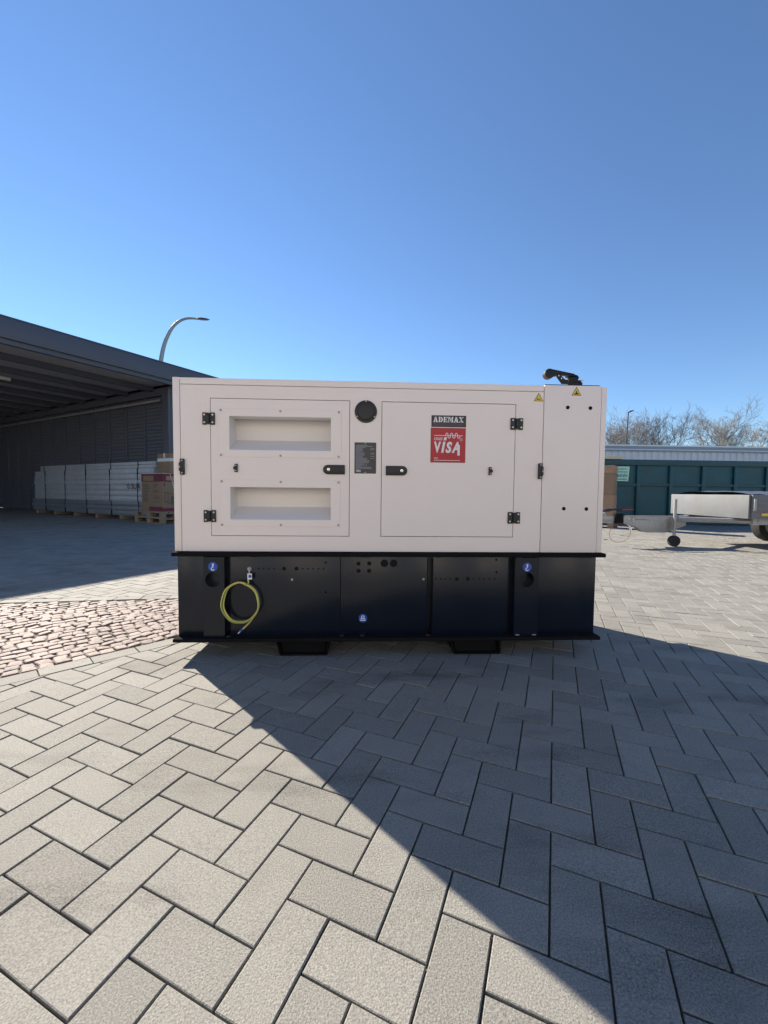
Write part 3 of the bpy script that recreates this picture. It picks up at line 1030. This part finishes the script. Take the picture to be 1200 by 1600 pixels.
# red maker's sticker
st2 = MB().box(1.3005, 1.4825, -.001, -.0001, 1.0085, 1.187).build('red_sticker', 'redd', gen)
MB().box(1.3045, 1.4785, -.0014, -.0011, 1.0125, 1.183).build('red_field', 'red', st2)
mb = MB()
put_text(mb, 'V', 1.3185, 1.059, .036, .057, -.0018, shear=0.05, offset=.045)
put_text(mb, 'S', 1.3785, 1.058, .034, .058, -.0018, shear=0.2, offset=.045)
put_text(mb, 'A', 1.4105, 1.059, .042, .057, -.0018, shear=0.25, offset=.045)
mb.add([(1.3555, -.00182, 1.059), (1.3675, -.00182, 1.059), (1.3775, -.00182, 1.116), (1.3655, -.00182, 1.116)], [(0, 1, 2, 3)])
mb.add([(1.4405, -.00184, 1.046), (1.4530, -.00184, 1.046), (1.4530, -.00184, 1.100), (1.4405, -.00184, 1.100)], [(0, 1, 2, 3)])
mb.build('lettering', 'wprint', st2, smooth=False)
mb = MB()
put_text(mb, 'ONIS', 1.318, 1.1225, .0445, .0155, -.0018, shear=.2, offset=.012)
mb.add([(1.3675, -.0018, 1.1225), (1.3815, -.0018, 1.1225), (1.3850, -.0018, 1.1390), (1.3710, -.0018, 1.1390)], [(0, 1, 2, 3)])
wave = []
for i in range(121):
    a = i / 120
    wave.append((1.378 + .074 * a - .0020 * math.sin(a * 12 * PI), 1.1475 + .0125 * math.sin(a * 6 * PI)))
mb.build('lettering', 'wprint', st2, smooth=False)
mb = MB()
ribbon(mb, wave, .0034, -.0019)
ribbon(mb, [(1.318, 1.1475), (1.467, 1.1475)], .0028, -.0018)
mb.build('wave_mark', 'wprint', st2, smooth=False)
mb = MB()
for i in range(24):
    a0, a1 = 2 * PI * i / 24, 2 * PI * (i + 1) / 24
    mb.add([(1.4595 + r * math.cos(a), -.0018, 1.1275 + r * math.sin(a)) for a, r in ((a0, .0062), (a1, .0062), (a1, .0072), (a0, .0072))], [(0, 1, 2, 3)])
put_text(mb, 'R', 1.4572, 1.1245, .005, .006, -.0018)
mb.build('registered_mark', 'wprint', st2, smooth=False)
mb = MB()
put_text(mb, 'VISA', 1.3185, 1.0265, .021, .0085, -.0018)
for i in range(14):
    x = 1.3185 + i * .0098
    mb.add([(x, -.0018, 1.0185), (x + .007 + .0015 * (i % 2), -.0018, 1.0185), (x + .007 + .0015 * (i % 2), -.0018, 1.0215), (x, -.0018, 1.0215)], [(0, 1, 2, 3)])
mb.build('lettering', 'wprint', st2, smooth=False)

# warning triangles
def triangle(cx, zt, zb, half, y, glyph):
    t = MB().prism([(cx - half, zb), (cx + half, zb), (cx, zt)], y - .0008, y - .0001).build('warning_sticker', 'ink', gen, bevel=.0)
    k = .84
    zc = zb + (zt - zb) / 3
    MB().prism([(cx - half * k, zc + (zb - zc) * k), (cx + half * k, zc + (zb - zc) * k), (cx, zc + (zt - zc) * k)], y - .0012, y - .0009).build('yellow_field', 'yellow', t)
    mb = MB()
    for poly in glyph:
        pv = [(cx + a, y - .0016, zb + b) for a, b in poly]
        mb.add(pv, [tuple(range(len(pv)))])
    mb.build('pictogram', 'ink', t, smooth=False)
circ = lambda cx, cz, r: [(cx + r * math.cos(2 * PI * i / 10), cz + r * math.sin(2 * PI * i / 10)) for i in range(10)]
triangle(1.862, 1.3755, 1.3325, .0255, 0, [[(-.011, .008), (.006, .006), (.010, .010), (-.004, .011), (-.008, .017), (-.010, .017)]])
triangle(2.061, 1.4105, 1.3655, .0255, -.002, [circ(0, .017, .0042), circ(-.0065, .0085, .0042), circ(.0065, .0085, .0042), circ(0, .010, .0045),
          [(-.012, .006), (.012, .006), (.012, .008), (-.012, .008)], circ(0, .0225, .0025)])

# ---- black tank base
base = MB()
base.box(.014, 2.196, .031, .725, .1025, .5185)
tank = base.build('tank', 'blackwall', gen)
def wall_panel(x0, x1, y=0.0):
    return MB().box(x0, x1, y, y + .03, .1025, .5185).build('tank_panel', 'blackwall', gen, bevel=.0015)
wall_panel(.0125, .146)
pnA = wall_panel(.278, .8385)
pnB = wall_panel(.8415, 1.2955)
pnC = wall_panel(1.3215, 1.7225)
wall_panel(1.884, 2.198)
for x0, x1, hx in ((.1465, .2520, .1955), (1.7545, 1.8835, 1.8190)):
    pl = MB()
    pl.round_hole(x0, x1, .1025, .5150, hx, .399, .039, -.018, .029, .075)
    lug = pl.build('lifting_plate', 'blackwall', gen)
    sgn = 1
    s = MB()
    disc(s, hx, .466, .0238, -.0188, -.0181)
    stk = s.build('blue_sticker', 'blue', gen)
    mb = MB()                                         # crane hook
    yk = -.0192
    ribbon(mb, [(hx + .0005, .482), (hx + .0005, .470)], .0085, yk)
    ribbon(mb, [(hx + .0005, .4705), (hx + .0005, .4625)], .0045, yk - .0001)
    arc = [(hx - .0005 + .0072 * math.cos(a), .4555 + .0072 * math.sin(a)) for a in [math.radians(75 + i * 12) for i in range(23)]]
    ribbon(mb, arc, .0046, yk - .0002)
    mb.build('pictogram', 'wprint', stk, smooth=False)
s = MB()
disc(s, .958, .192, .0225, -.0008, -.0001)
stk = s.build('blue_sticker', 'blue', gen)
mb = MB()
ribbon(mb, [(.948, .186), (.954, .205)], .0045, -.0012)
ribbon(mb, [(.954, .205), (.962, .205), (.967, .186)], .0045, -.00125)
ribbon(mb, [(.950, .1905), (.966, .1905)], .005, -.0013)
ribbon(mb, [(.943, .1815), (.973, .1815)], .005, -.0012)
mb.build('pictogram', 'wprint', stk, smooth=False)

# rails
def rail(z0, z1, x0, x1, yf=-.030):
    return MB().box(x0, x1, yf, .745, z0, z1).build('base_rail', 'railblack', gen, bevel=.004)
rail(.5195, .5405, -.006, 2.236)
rail(.0835, .1020, .0015, 2.212, -.045)
# little weld tabs and slots on the rails
for x in (.30, .40, .955, .985, 1.30, 1.345, 1.77, 1.865, 2.14):
    MB().box(x - .012, x + .012, -.0325, -.0302, .5135 + .004, .5165 + .004).build('slot', 'dark', tank)
for x in (.27, .85, 1.30, 1.775, 1.865, .955):
    MB().box(x - .011, x + .011, -.022, -.0005, .1022, .1075).build('weld_bead', 'galv' if x == 1.775 or x == 1.865 else 'black', tank, bevel=.002)
def rivet(x, z, r, m='plastic', d=.004, par=None):
    mb = MB().cyl((x, .0, z), (x, -d, z), r, r * .8, n=18)
    mb.build('bolt', m, par or tank, bevel=r * .12)
for x, z, r in ((.933, .480, .0115), (.989, .481, .0115), (.933, .442, .0115), (.989, .442, .0115), (1.068, .482, .021), (1.116, .482, .021),
                (.550, .453, .0105), (.613, .453, .0105), (1.450, .399, .0105), (1.509, .400, .0105)):
    rivet(x, z, r, 'rubber', .003)
for x, z, r in ((.764, .485, .006), (1.659, .502, .006), (1.661, .436, .006), (.764, .33, .006), (2.13, .32, .006),
                *[(.42 + i * .026, .453, .004) for i in range(4)], *[(.645 + i * .027, .453, .004) for i in range(5)],
                *[(1.34 + i * .025, .400, .004) for i in range(4)], *[(1.54 + i * .028, .400, .004) for i in range(5)]):
    rivet(x, z, r, 'rubber', .002)
rivet(.591, .396, .0062, 'steel', .004)
rivet(1.274, .398, .0062, 'steel', .004)

for x in (.840, 1.2935, 1.3235):
    MB().tube([(x + rng.normal(0, .0006), .0015, .105 + i * .0103) for i in range(40)], [.0022 + .0008 * (i % 2) for i in range(40)], 6).build('weld_seam', 'railblack', tank)

# fork pockets under the base
for x0, x1, b0, b1 in ((.485, .805, .530, .775), (1.395, 1.712, 1.440, 1.689)):
    z1, z0 = .083, .002
    t = .007
    mb = MB()
    for y0, y1 in ((-.016, .74),):
        mb.prism([(b0, z0), (b0 + t, z0), (x0 + .022 + t, z1), (x0 + .022, z1)], y0, y1)
        mb.prism([(b1 - t, z0), (b1, z0), (x1 - .022, z1), (x1 - .022 - t, z1)], y0, y1)
        mb.box(b0 + t, b1 - t, y0, y1, z0, z0 + t)
        mb.box(x0, x0 + .028, y0 + .001, y1, z1 - .006, z1)
        mb.box(x1 - .028, x1, y0 + .001, y1, z1 - .006, z1)
    fk = mb.build('fork_pocket', 'railblack', gen, bevel=.001, seg=1)
    MB().prism([(b0 + .012, z0 + t), (b1 - .012, z0 + t), (x1 - .042, z1 - .002), (x0 + .042, z1 - .002)], .012, .018).build('pocket_web', 'railblack', fk)

# earth cable
def loop(cx, cz, rx, rz, y, a0, a1, n=54, dr=0.0):
    out = []
    for i in range(n + 1):
        a = a0 + (a1 - a0) * i / n
        k = 1 + .018 * math.sin(3 * a + 40 * y * 3) + .012 * math.sin(7 * a + 1.3)
        out.append((cx + rx * k * math.sin(a), y + .005 * math.sin(a * 2.3 + 200 * y), cz + rz * k * math.cos(a)))
    return out
pth = [(.3775, -.016, .405), (.372, -.019, .396), (.3765, -.024, .387)]
pth += loop(.3385, .284, .0885, .1015, -.027, .42, 2 * PI + .42)
pth += loop(.3345, .2825, .0935, .1035, -.036, .42, 2 * PI - 4.15 + 2 * PI * 0 + .0, 24)[1:] if False else loop(.3355, .2815, .0905, .1045, -.037, .44, 2.15, 22)
pth += [(.397, -.035, .205), (.380, -.032, .182), (.362, -.03, .163), (.345, -.028, .147)]
cb = MB().tube(smooth_path(pth, 2), .0044, 10, stripes=(0, 1, 5), twist=.05).build('earth_cable', ['cab_y', 'cab_g'], gen)
MB().tube(smooth_path(loop(.3305, .2815, .0885, .1035, -.0345, 2.5, 2 * PI + .45, 40), 1), .0044, 10, stripes=(0, 1, 5), twist=.05).build('earth_cable', ['cab_y', 'cab_g'], gen)
MB().cyl((.3455, -.028, .1475), (.3335, -.0275, .1345), .0058, n=12).build('ferrule', 'blue', cb, bevel=.001)
MB().cyl((.3337, -.0275, .1347), (.323, -.027, .1225), .0042, n=12).build('bare_end', 'chrome', cb, bevel=.001)
MB().tube([(.372 + .0085 * math.cos(a), -.026 + .010 * math.sin(a) * .6 - .004, .3835 + .006 * math.sin(a)) for a in [2 * PI * i / 14 for i in range(14)]], .0016, 6, closed=True).build('cable_tie', 'plastic', cb)
mb = MB().cyl((.375, 0, .452), (.375, -.006, .452), .0105, n=24)
mb.cyl((.375, -.006, .452), (.375, -.013, .452), .0085, n=6)
mb.cyl((.375, -.013, .452), (.375, -.022, .452), .005, n=12)
mb.box(.3715, .3785, -.0085, -.0062, .405, .450)
mb.build('earth_bolt', 'screwpaint', gen, bevel=.0008)
lb = MB().box(.3695, .3925, -.0235, -.0225, .4015, .4325).build('earth_tag', 'wprint', gen)
mb = MB()
disc(mb, .3825, .418, .0082, -.0243, -.0237, 18)
mb.build('pictogram', 'blue', lb)

# ---- exhaust outlet with rain flap on the roof
EX = Vector((2.137, .20))
pipe = MB().cyl((EX.x, EX.y, 1.4185), (EX.x, EX.y, 1.510), .0325, n=32).build('exhaust_pipe', 'exhaust', gen, bevel=.001)
MB().cyl((EX.x, EX.y, 1.4305), (EX.x, EX.y, 1.478), .0355, n=32).build('clamp_band', 'exhaust', pipe, bevel=.001)
MB().box(EX.x + .030, EX.x + .056, EX.y - .012, EX.y + .012, 1.472, 1.498).build('clamp_ear', 'exhaust', pipe, bevel=.002)
MB().cyl((EX.x + .046, EX.y - .028, 1.489), (EX.x + .046, EX.y + .03, 1.489), .0075, n=6).build('clamp_bolt', 'steel', pipe, bevel=.001)
flap = MB().prism([(1.998, 1.503), (2.036, 1.520), (2.088, 1.5245), (2.145, 1.523), (2.143, 1.533), (2.02, 1.555), (1.999, 1.5575)], EX.y - .013, EX.y + .013).build('rain_flap', 'exhaust', gen, bevel=.0015)
MB().cyl((1.999, EX.y - .018, 1.530), (1.999, EX.y + .018, 1.530), .0275, n=32).build('counterweight', 'exhaust', flap, bevel=.002)
MB().cyl((EX.x - .001, EX.y, 1.5145), (EX.x + .001, EX.y, 1.5225), .0375, .034, n=36).build('lid', 'exhaust', flap, bevel=.001)
br = MB().prism([(2.037, 1.512), (2.045, 1.524), (2.058, 1.524), (2.087, 1.498), (2.108, 1.496), (2.108, 1.472), (2.068, 1.472)], EX.y - .020, EX.y - .015)
brk = br.build('flap_bracket', 'exhaust', gen, bevel=.001, seg=1)
for x, z in ((2.050, 1.518), (2.066, 1.503)):
    screw(brk, x, z, EX.y - .020, .0042, 'steel')

# ------------------------------------------------------------------ right side: container, cartons, trailer
KY = 9.1
ct = thing('waste_container', (9.6, KY + 1.0, 0), 'teal steel waste container with mint green sign, behind the brown cartons', 'container')
kx0, kx1 = 6.9, 12.9
MB().box(kx0 + .08, kx1 - .08, KY + .06, KY + .10, .02, 1.70).build('side_wall', 'teal', ct)
MB().box(kx0 + .08, kx1 - .08, KY + 1.9, KY + 1.94, .18, 1.70).build('side_wall', 'teal', ct)
MB().box(kx0 + .04, kx0 + .08, KY + .06, KY + 1.94, .18, 1.70).build('end_wall', 'teal', ct)
MB().box(kx1 - .08, kx1 - .04, KY + .06, KY + 1.94, .18, 1.70).build('end_wall', 'teal', ct)
MB().box(kx0 + .04, kx1 - .04, KY + .06, KY + 1.94, .12, .18).build('floor_plate', 'teal', ct)
rim = MB()
rim.box(kx0, kx1, KY, KY + .14, 1.66, 1.826)
rim.box(kx0, kx1, KY + 1.86, KY + 2.0, 1.66, 1.826)
rim.box(kx0, kx0 + .14, KY + .142, KY + 1.858, 1.66, 1.826)
rim.box(kx1 - .14, kx1, KY + .142, KY + 1.858, 1.66, 1.826)
rim.build('rim', 'tealtrim', ct, bevel=.02)
MB().box(kx0 + .04, kx1 - .04, KY + .01, KY + .058, 1.08, 1.155).build('side_rail', 'tealtrim', ct, bevel=.012)
MB().box(kx0 + .04, kx1 - .04, KY + .01, KY + .058, .0, .16).build('side_rail', 'tealtrim', ct, bevel=.012)
xr = 8.64
for x in [xr + k * .95 for k in range(-1, 5)]:
    MB().box(x - .05, x + .05, KY - .004, KY + .059, .20, 1.655).build('stiffener', 'teal', ct, bevel=.015)
for x in (kx0 + .5, kx1 - .9):
    MB().box(x, x + .4, KY + .3, KY + 1.7, 0.0, .119).build('runner', 'tealtrim', ct, bevel=.01)
sg = MB().prism([(7.925, 1.215), (8.335, 1.215), (8.365, 1.625), (7.945, 1.625)], KY - .004, KY + .004)
sgn_ = sg.build('sign_plate', 'sign', ct)
for body, z, h, x, wd_ in (('Container-', 1.535, .05, 7.975, .33), ('Dienst', 1.452, .055, 7.985, .31), ('MANN', 1.325, .095, 7.97, .33), ('0', 1.25, .034, 7.965, .33)):
    mb = MB()
    if body[0] == '0':
        for i in range(9):        # a line of figures too blurred to read
            mb.add([(x + i * .037 + a, KY - .006, z + b) for a, b in ((0, 0), (.024, 0), (.024, h), (0, h))], [(0, 1, 2, 3)])
    else:
        put_text(mb, body, x, z, wd_, h, KY - .006, offset=.012)
    mb.build('lettering', 'signink', sgn_, smooth=False)
for i, (x0, x1, zz, yy) in enumerate(((7.0, 8.13, 1.83, KY - .02),)):
    o = MB().box(x0, x1, yy, yy + .22, zz, zz + .075).build('plank', 'plank', bevel=.004)
    tag(o, 'pale sawn plank lying along the rim of the teal container', 'plank')

# brown cartons in front of the container
CY = 7.9
pl2 = Matrix.Translation((7.04, 7.7, 0)) @ Matrix.Rotation(math.radians(-42), 4, 'Z')
def carton_r(x0, x1, y0, y1, z0, z1, m, label):
    r = thing('carton', tuple(pl2 @ Vector(((x0 + x1) / 2, (y0 + y1) / 2, z0))), label, 'carton')
    MB(pl2).box(x0, x1, y0, y1, z0, z1).build('box', m, r, bevel=.008)
    MB(pl2).box((x0 + x1) / 2 - .03, (x0 + x1) / 2 + .03, y0 - .002, y1 + .002, z0 + .01, z1 + .002).build('tape', 'tape', r)
    return r
carton_r(-.66, .01, .0, .48, .148, .83, 'carton2', 'scuffed brown carton before the teal container, lowest of three')
carton_r(-.64, .0, .0, .49, .832, 1.36, 'carton', 'brown carton before the teal container, in the middle of three')
carton_r(-.66, .01, -.01, .48, 1.362, 1.56, 'carton2', 'flat brown carton before the teal container, topmost of three')
fp_ = thing('pallet', tuple(pl2 @ Vector((-.35, .2, 0))), 'wooden pallet carrying the brown cartons before the teal container', 'pallet')
for yy in (-.03, .12, .27, .42):
    MB(pl2).box(-.8, .04, yy, yy + .12, .125, .147).build('deck_board', 'wood', fp_)
for xx in (-.8, -.44, -.09):
    MB(pl2).box(xx, xx + .13, -.03, .54, .10, .1245).build('stringer_board', 'wood', fp_)
    for yy in (-.03, .20, .44):
        MB(pl2).box(xx, xx + .13, yy, yy + .1, .0, .0995).build('block', 'wood', fp_)

# trailer: galvanised drawbar pointing left, low aluminium bed further right
TY = 4.5
tr = thing('trailer', (7.6, TY + .1, 0), 'low galvanised trailer with drawbar, hand brake lever and red breakaway cable', 'trailer')
MB().box(4.82, 5.08, TY - .04, TY + .04, .395, .475).build('drawbar_tube', 'galv', tr, bevel=.006)
MB().box(4.84, 5.06, TY - .055, TY - .042, .372, .395).build('drawbar_flange', 'galv', tr, bevel=.003)
cpl = MB().box(4.78, 4.90, TY - .05, TY + .05, .40, .50).build('coupling', 'galv', tr, bevel=.02)
MB().cyl((4.83, TY, .34), (4.83, TY, .41), .045, .048, n=20).build('coupling_ball_cup', 'galv', cpl, bevel=.008)
lev = smooth_path([(4.80, TY - .03, .545), (4.87, TY - .06, .572), (5.02, TY - .07, .596), (5.18, TY - .07, .607), (5.36, TY - .07, .612)], 5)
lv = MB().tube(lev, [.02 + .006 * math.sin(i) for i in range(len(lev))], 10).build('hand_brake_lever', 'plastic', tr)
MB().tube(smooth_path([(5.17, TY - .083, .598), (5.27, TY - .083, .602), (5.365, TY - .083, .604)], 4), .012, 8).build('red_grip', 'cabred', lv)
MB().cyl((4.90, TY - .06, .50), (4.88, TY - .06, .54), .035, .03, n=16).build('lever_pivot', 'galv', lv, bevel=.004)
MB().cyl((5.155, TY - .02, .365), (5.155, TY - .02, .54), .075, .07, n=24).build('rubber_bellows', 'rubber', tr)
for z in (.385, .415, .445, .475, .505):
    MB().cyl((5.155, TY - .02, z), (5.155, TY - .02, z + .014), .082, n=24).build('bellows_rib', 'rubber', tr, bevel=.004)
# cheek plate that widens into the chassis
dbp = [(5.23, .368), (5.34, .345), (5.46, .30), (5.56, .235), (5.62, .22), (5.95, .22), (6.3, .34), (6.3, .485), (5.23, .492)]
MB().prism(dbp, TY - .055, TY - .043).build('cheek_plate', 'galv', tr, bevel=.003)
MB().prism(dbp, TY + .043, TY + .055).build('cheek_plate', 'galv', tr, bevel=.003)
MB().box(5.23, 6.3, TY - .075, TY - .043, .492, .502).build('cheek_flange', 'galv', tr, bevel=.002)
for x, z in ((5.31, .445), (5.385, .435), (5.385, .405)):
    MB().cyl((x, TY - .055, z), (x, TY - .07, z), .016, n=6).build('bolt', 'steel', tr, bevel=.002)
MB().cyl((5.40, TY - .066, .437), (5.62, TY - .066, .437), .007, n=8).build('brake_rod', 'steel', tr)
MB().tube([(5.145 + .178 * math.cos(2 * PI * i / 48), TY - .10 - .03 * math.sin(2 * PI * i / 48), 0.215 + .160 * math.sin(2 * PI * i / 48)) for i in range(48)], .0032, 6, closed=True).build('breakaway_cable', 'cabred', tr)
MB().tube(smooth_path([(5.28, TY - .08, .36), (5.30, TY - .10, .33), (5.325, TY - .11, .29), (5.315, TY - .11, .26), (5.30, TY - .11, .29), (5.31, TY - .10, .33)], 4), .008, 8).build('snap_hook', 'chrome', tr)
# jockey wheel further along, bed, wheels
MB().cyl((6.05, TY - .12, .12), (6.05, TY - .12, .78), .024, n=16).build('jockey_tube', 'galv', tr)
MB().cyl((6.05, TY - .16, .09), (6.05, TY - .08, .09), .09, n=28).build('jockey_wheel', 'tyre', tr, bevel=.015)
for sy in (-1, 1):
    MB().tube([(6.1, TY + sy * .05, .45), (7.0, TY + sy * .60, .45)], .04, 8).build('drawbar_arm', 'galv', tr)
bx0, bx1, by0, by1 = 6.75, 10.0, TY - .72, TY + .85
MB().box(bx0, bx1, by0, by1, .52, .56).build('bed', 'alu', tr)
for nm, a in (('side_board', (bx0, bx1, by0 - .03, by0, .50, .86)), ('side_board', (bx0, bx1, by1, by1 + .03, .50, .86)),
              ('end_board', (bx0 - .03, bx0, by0, by1, .50, .86)), ('end_board', (bx1, bx1 + .03, by0, by1, .50, .86))):
    b_ = MB().box(*a).build(nm, 'alu', tr, bevel=.006)
for z in (.60, .69, .78):
    MB().box(bx0 + .04, bx1 - .04, by0 - .037, by0 - .031, z, z + .012).build('board_rib', 'alu', tr, bevel=.002)
for x in (bx0 + .03, bx0 + 1.6, bx1 - .05):
    MB().box(x - .02, x + .02, by0 - .05, by0 - .0315, .62, .80).build('board_latch', 'galv', tr, bevel=.004)
MB().box(bx0 + .14, bx0 + .24, by0 - .042, by0 - .0375, .545, .585).build('reflector', 'yellow', tr, bevel=.003)
for x in (bx0 + .5, bx0 + 1.1, bx0 + 2.2):
    MB().cyl((x, by0 - .06, .515), (x, by0 - .03, .515), .014, n=10).build('lashing_hook', 'galv', tr)
tp_ = MB()
nx, ny = 26, 10
gv = [(bx0 + .02 + (bx1 - bx0 - .04) * i / nx, by0 + .02 + (by1 - by0 - .04) * j / ny, .865 + .05 * math.sin(PI * j / ny) + .012 * math.sin(i * 1.7 + j)) for i in range(nx + 1) for j in range(ny + 1)]
tp_.add(gv, [(i * (ny + 1) + j, (i + 1) * (ny + 1) + j, (i + 1) * (ny + 1) + j + 1, i * (ny + 1) + j + 1) for i in range(nx) for j in range(ny)])
tp_.build('tarpaulin', 'fascia', tr)
for yy in (by0 + .08, by1 - .08):
    wl = MB().cyl((8.6, yy - .09, .29), (8.6, yy + .09, .29), .29, n=40).build('tyre', 'tyre', tr, bevel=.03)
    MB().cyl((8.6, yy - .095, .29), (8.6, yy + .095, .29), .17, n=32).build('rim', 'galv', wl, bevel=.01)
MB().box(8.5, 8.7, by0 + .1, by1 - .1, .25, .33).build('axle', 'galv', tr)
MB().box(6.9, 9.9, by0 + .1, by0 + .16, .40, .519).build('chassis_beam', 'galv', tr)
MB().box(6.9, 9.9, by1 - .16, by1 - .1, .40, .519).build('chassis_beam', 'galv', tr)

# ------------------------------------------------------------------ far hall, lamp and bare trees
hall = thing('industrial_hall', (32, 38, 0), 'long low pale hall with grey fascia, below the bare trees', 'building')
hx0, hx1, hy = 12.0, 62.0, 33.0
mb = MB()
prof, x = [], hx0
while x < hx1:
    prof += [(x, hy), (x + .22, hy), (x + .30, hy - .09), (x + .52, hy - .09), (x + .60, hy)]
    x += .60
v = [(a, b, 0) for a, b in prof] + [(a, b, 4.6) for a, b in prof]
n = len(prof)
mb.add(v, [(i, i + 1, i + 1 + n, i + n) for i in range(n - 1) if prof[i] != prof[i + 1]])
mb.build('wall_cladding', 'shedw', hall, smooth=False)
MB().box(hx0 - .2, hx1, hy - .16, hy + .1, 4.58, 4.71).build('gutter', 'shedf', hall)
MB().box(hx0 - .2, hx1, hy - .22, hy + .1, 4.71, 4.775).build('gutter_edge', 'shedl', hall)
MB().box(hx0 - .2, hx1, hy - .12, hy + .1, 4.775, 5.03).build('fascia', 'shedf', hall)
MB().box(hx0 - .25, hx1, hy - .2, hy + .2, 5.03, 5.15).build('coping', 'shedl', hall)
MB().box(hx0, hx1, hy + .2, hy + 12, 4.6, 5.02).build('roof', 'shedf', hall)
MB().box(hx0, hx0 + .2, hy + .12, hy + 12, 0, 4.58).build('end_wall', 'shedw', hall)

yard = thing('bounce_hall', (2, -16, 0), 'unseen pale hall added behind the camera to bounce sunlight onto the generator', 'building')  # unseen hall added behind the camera; its pale front bounces sun forward
MB().box(-16, 20, -18, -13.0, 0, 6.2).build('wall', 'shedy', yard)
MB().box(-16.2, 20.2, -18.2, -12.8, 6.21, 6.5).build('roof', 'shedf', yard)
for x in (-11, -4, 4, 12):
    MB().box(x - 1.9, x + 1.9, -12.99, -12.93, 0, 3.6).build('gate', 'shedf', yard)

l2 = thing('street_lamp', (29.4, 42, 0), 'slim far street lamp with one tilted head, among the bare trees', 'street lamp')
MB().cyl((29.4, 46, 0), (30.0, 46, 10.2), .10, .055, n=10).build('pole', 'lampd', l2) if False else MB().cyl((29.35, 42, 0), (29.68, 42, 9.75), .11, .06, n=10).build('pole', 'lampd', l2)
mb = MB()
lamp_head(mb, (29.6, 42, 9.72), (1, 0, .45), .75, .16, .12)
mb.build('lamp_head', 'lampd', l2)

def tree_geo(seed, height):
    r = random.Random(seed)
    trunk, crown = MB(), MB()
    def branch(p, d, L, rad, lvl):
        k = 5 if lvl < 2 else 3
        pts, q, dd = [p.copy()], p.copy(), d.copy()
        for i in range(k):
            dd = (dd + Vector((r.gauss(0, .16), r.gauss(0, .16), r.gauss(0, .08) + (.10 if lvl else .02)))).normalized()
            q = q + dd * L / k
            pts.append(q.copy())
        rs = [max(.011, rad * (1 - .62 * i / k)) for i in range(k + 1)]
        (trunk if lvl == 0 else crown).tube(pts, rs, 7 if lvl == 0 else (5 if lvl == 1 else 3))
        if lvl >= 4:
            return
        nch = (9, 6, 5, 4)[lvl]
        for c in range(nch):
            f = r.uniform(.32 if lvl == 0 else .22, 1.0)
            i = min(k - 1, int(f * k))
            b = pts[i].lerp(pts[i + 1], f * k - i)
            ax = (pts[i + 1] - pts[i]).normalized()
            side = Vector((r.gauss(0, 1), r.gauss(0, 1), r.gauss(0, .5)))
            side = (side - ax * side.dot(ax)).normalized()
            sp_ = r.uniform(.45, .95)
            nd = (ax * math.cos(sp_) + side * math.sin(sp_)).normalized()
            branch(b, nd, L * r.uniform(.42, .62), max(.011, rad * .42 * (1 - .4 * f)), lvl + 1)
    branch(Vector((0, 0, 0)), Vector((0, 0, 1)), height * .72, height * .018, 0)
    return trunk, crown
protos = []
for k in range(3):
    t_, c_ = tree_geo(40 + k, 11.5)
    protos.append((t_, c_))
made = {}
spots_t = [(33.6, 58, 10.4, 0), (37.6, 57, 11.0, 1), (39.2, 60, 11.6, 2), (41.9, 58, 12.2, 0), (44.6, 61, 12.6, 1), (47.0, 58, 11.8, 2), (50.5, 60, 13.0, 0),
           (53.4, 57, 11.4, 1), (56.6, 61, 12.4, 2), (60.5, 58, 11.9, 0), (35.4, 63, 11.4, 2), (43.2, 65, 12.0, 1), (48.8, 66, 12.6, 0), (64, 60, 12, 1)]
for i, (x, y, h, k) in enumerate(spots_t):
    lab = 'bare leafless tree with fine twigs standing behind the pale hall'
    root = thing('bare_tree', (x, y, 0), lab, 'tree', 'bare trees behind the pale hall')
    root.rotation_euler = (0, 0, i * 1.7)
    root.scale = (h / 11.5,) * 3
    for part, nm, mt in ((protos[k][0], 'trunk', 'bark'), (protos[k][1], 'crown', 'twig')):
        if (k, nm) not in made:
            me = bpy.data.meshes.new(nm)
            me.from_pydata(part.v, [], part.f)
            me.materials.append(M[mt])
            made[k, nm] = me
        o = bpy.data.objects.new(nm, made[k, nm])
        COL.objects.link(o)
        o.parent = root
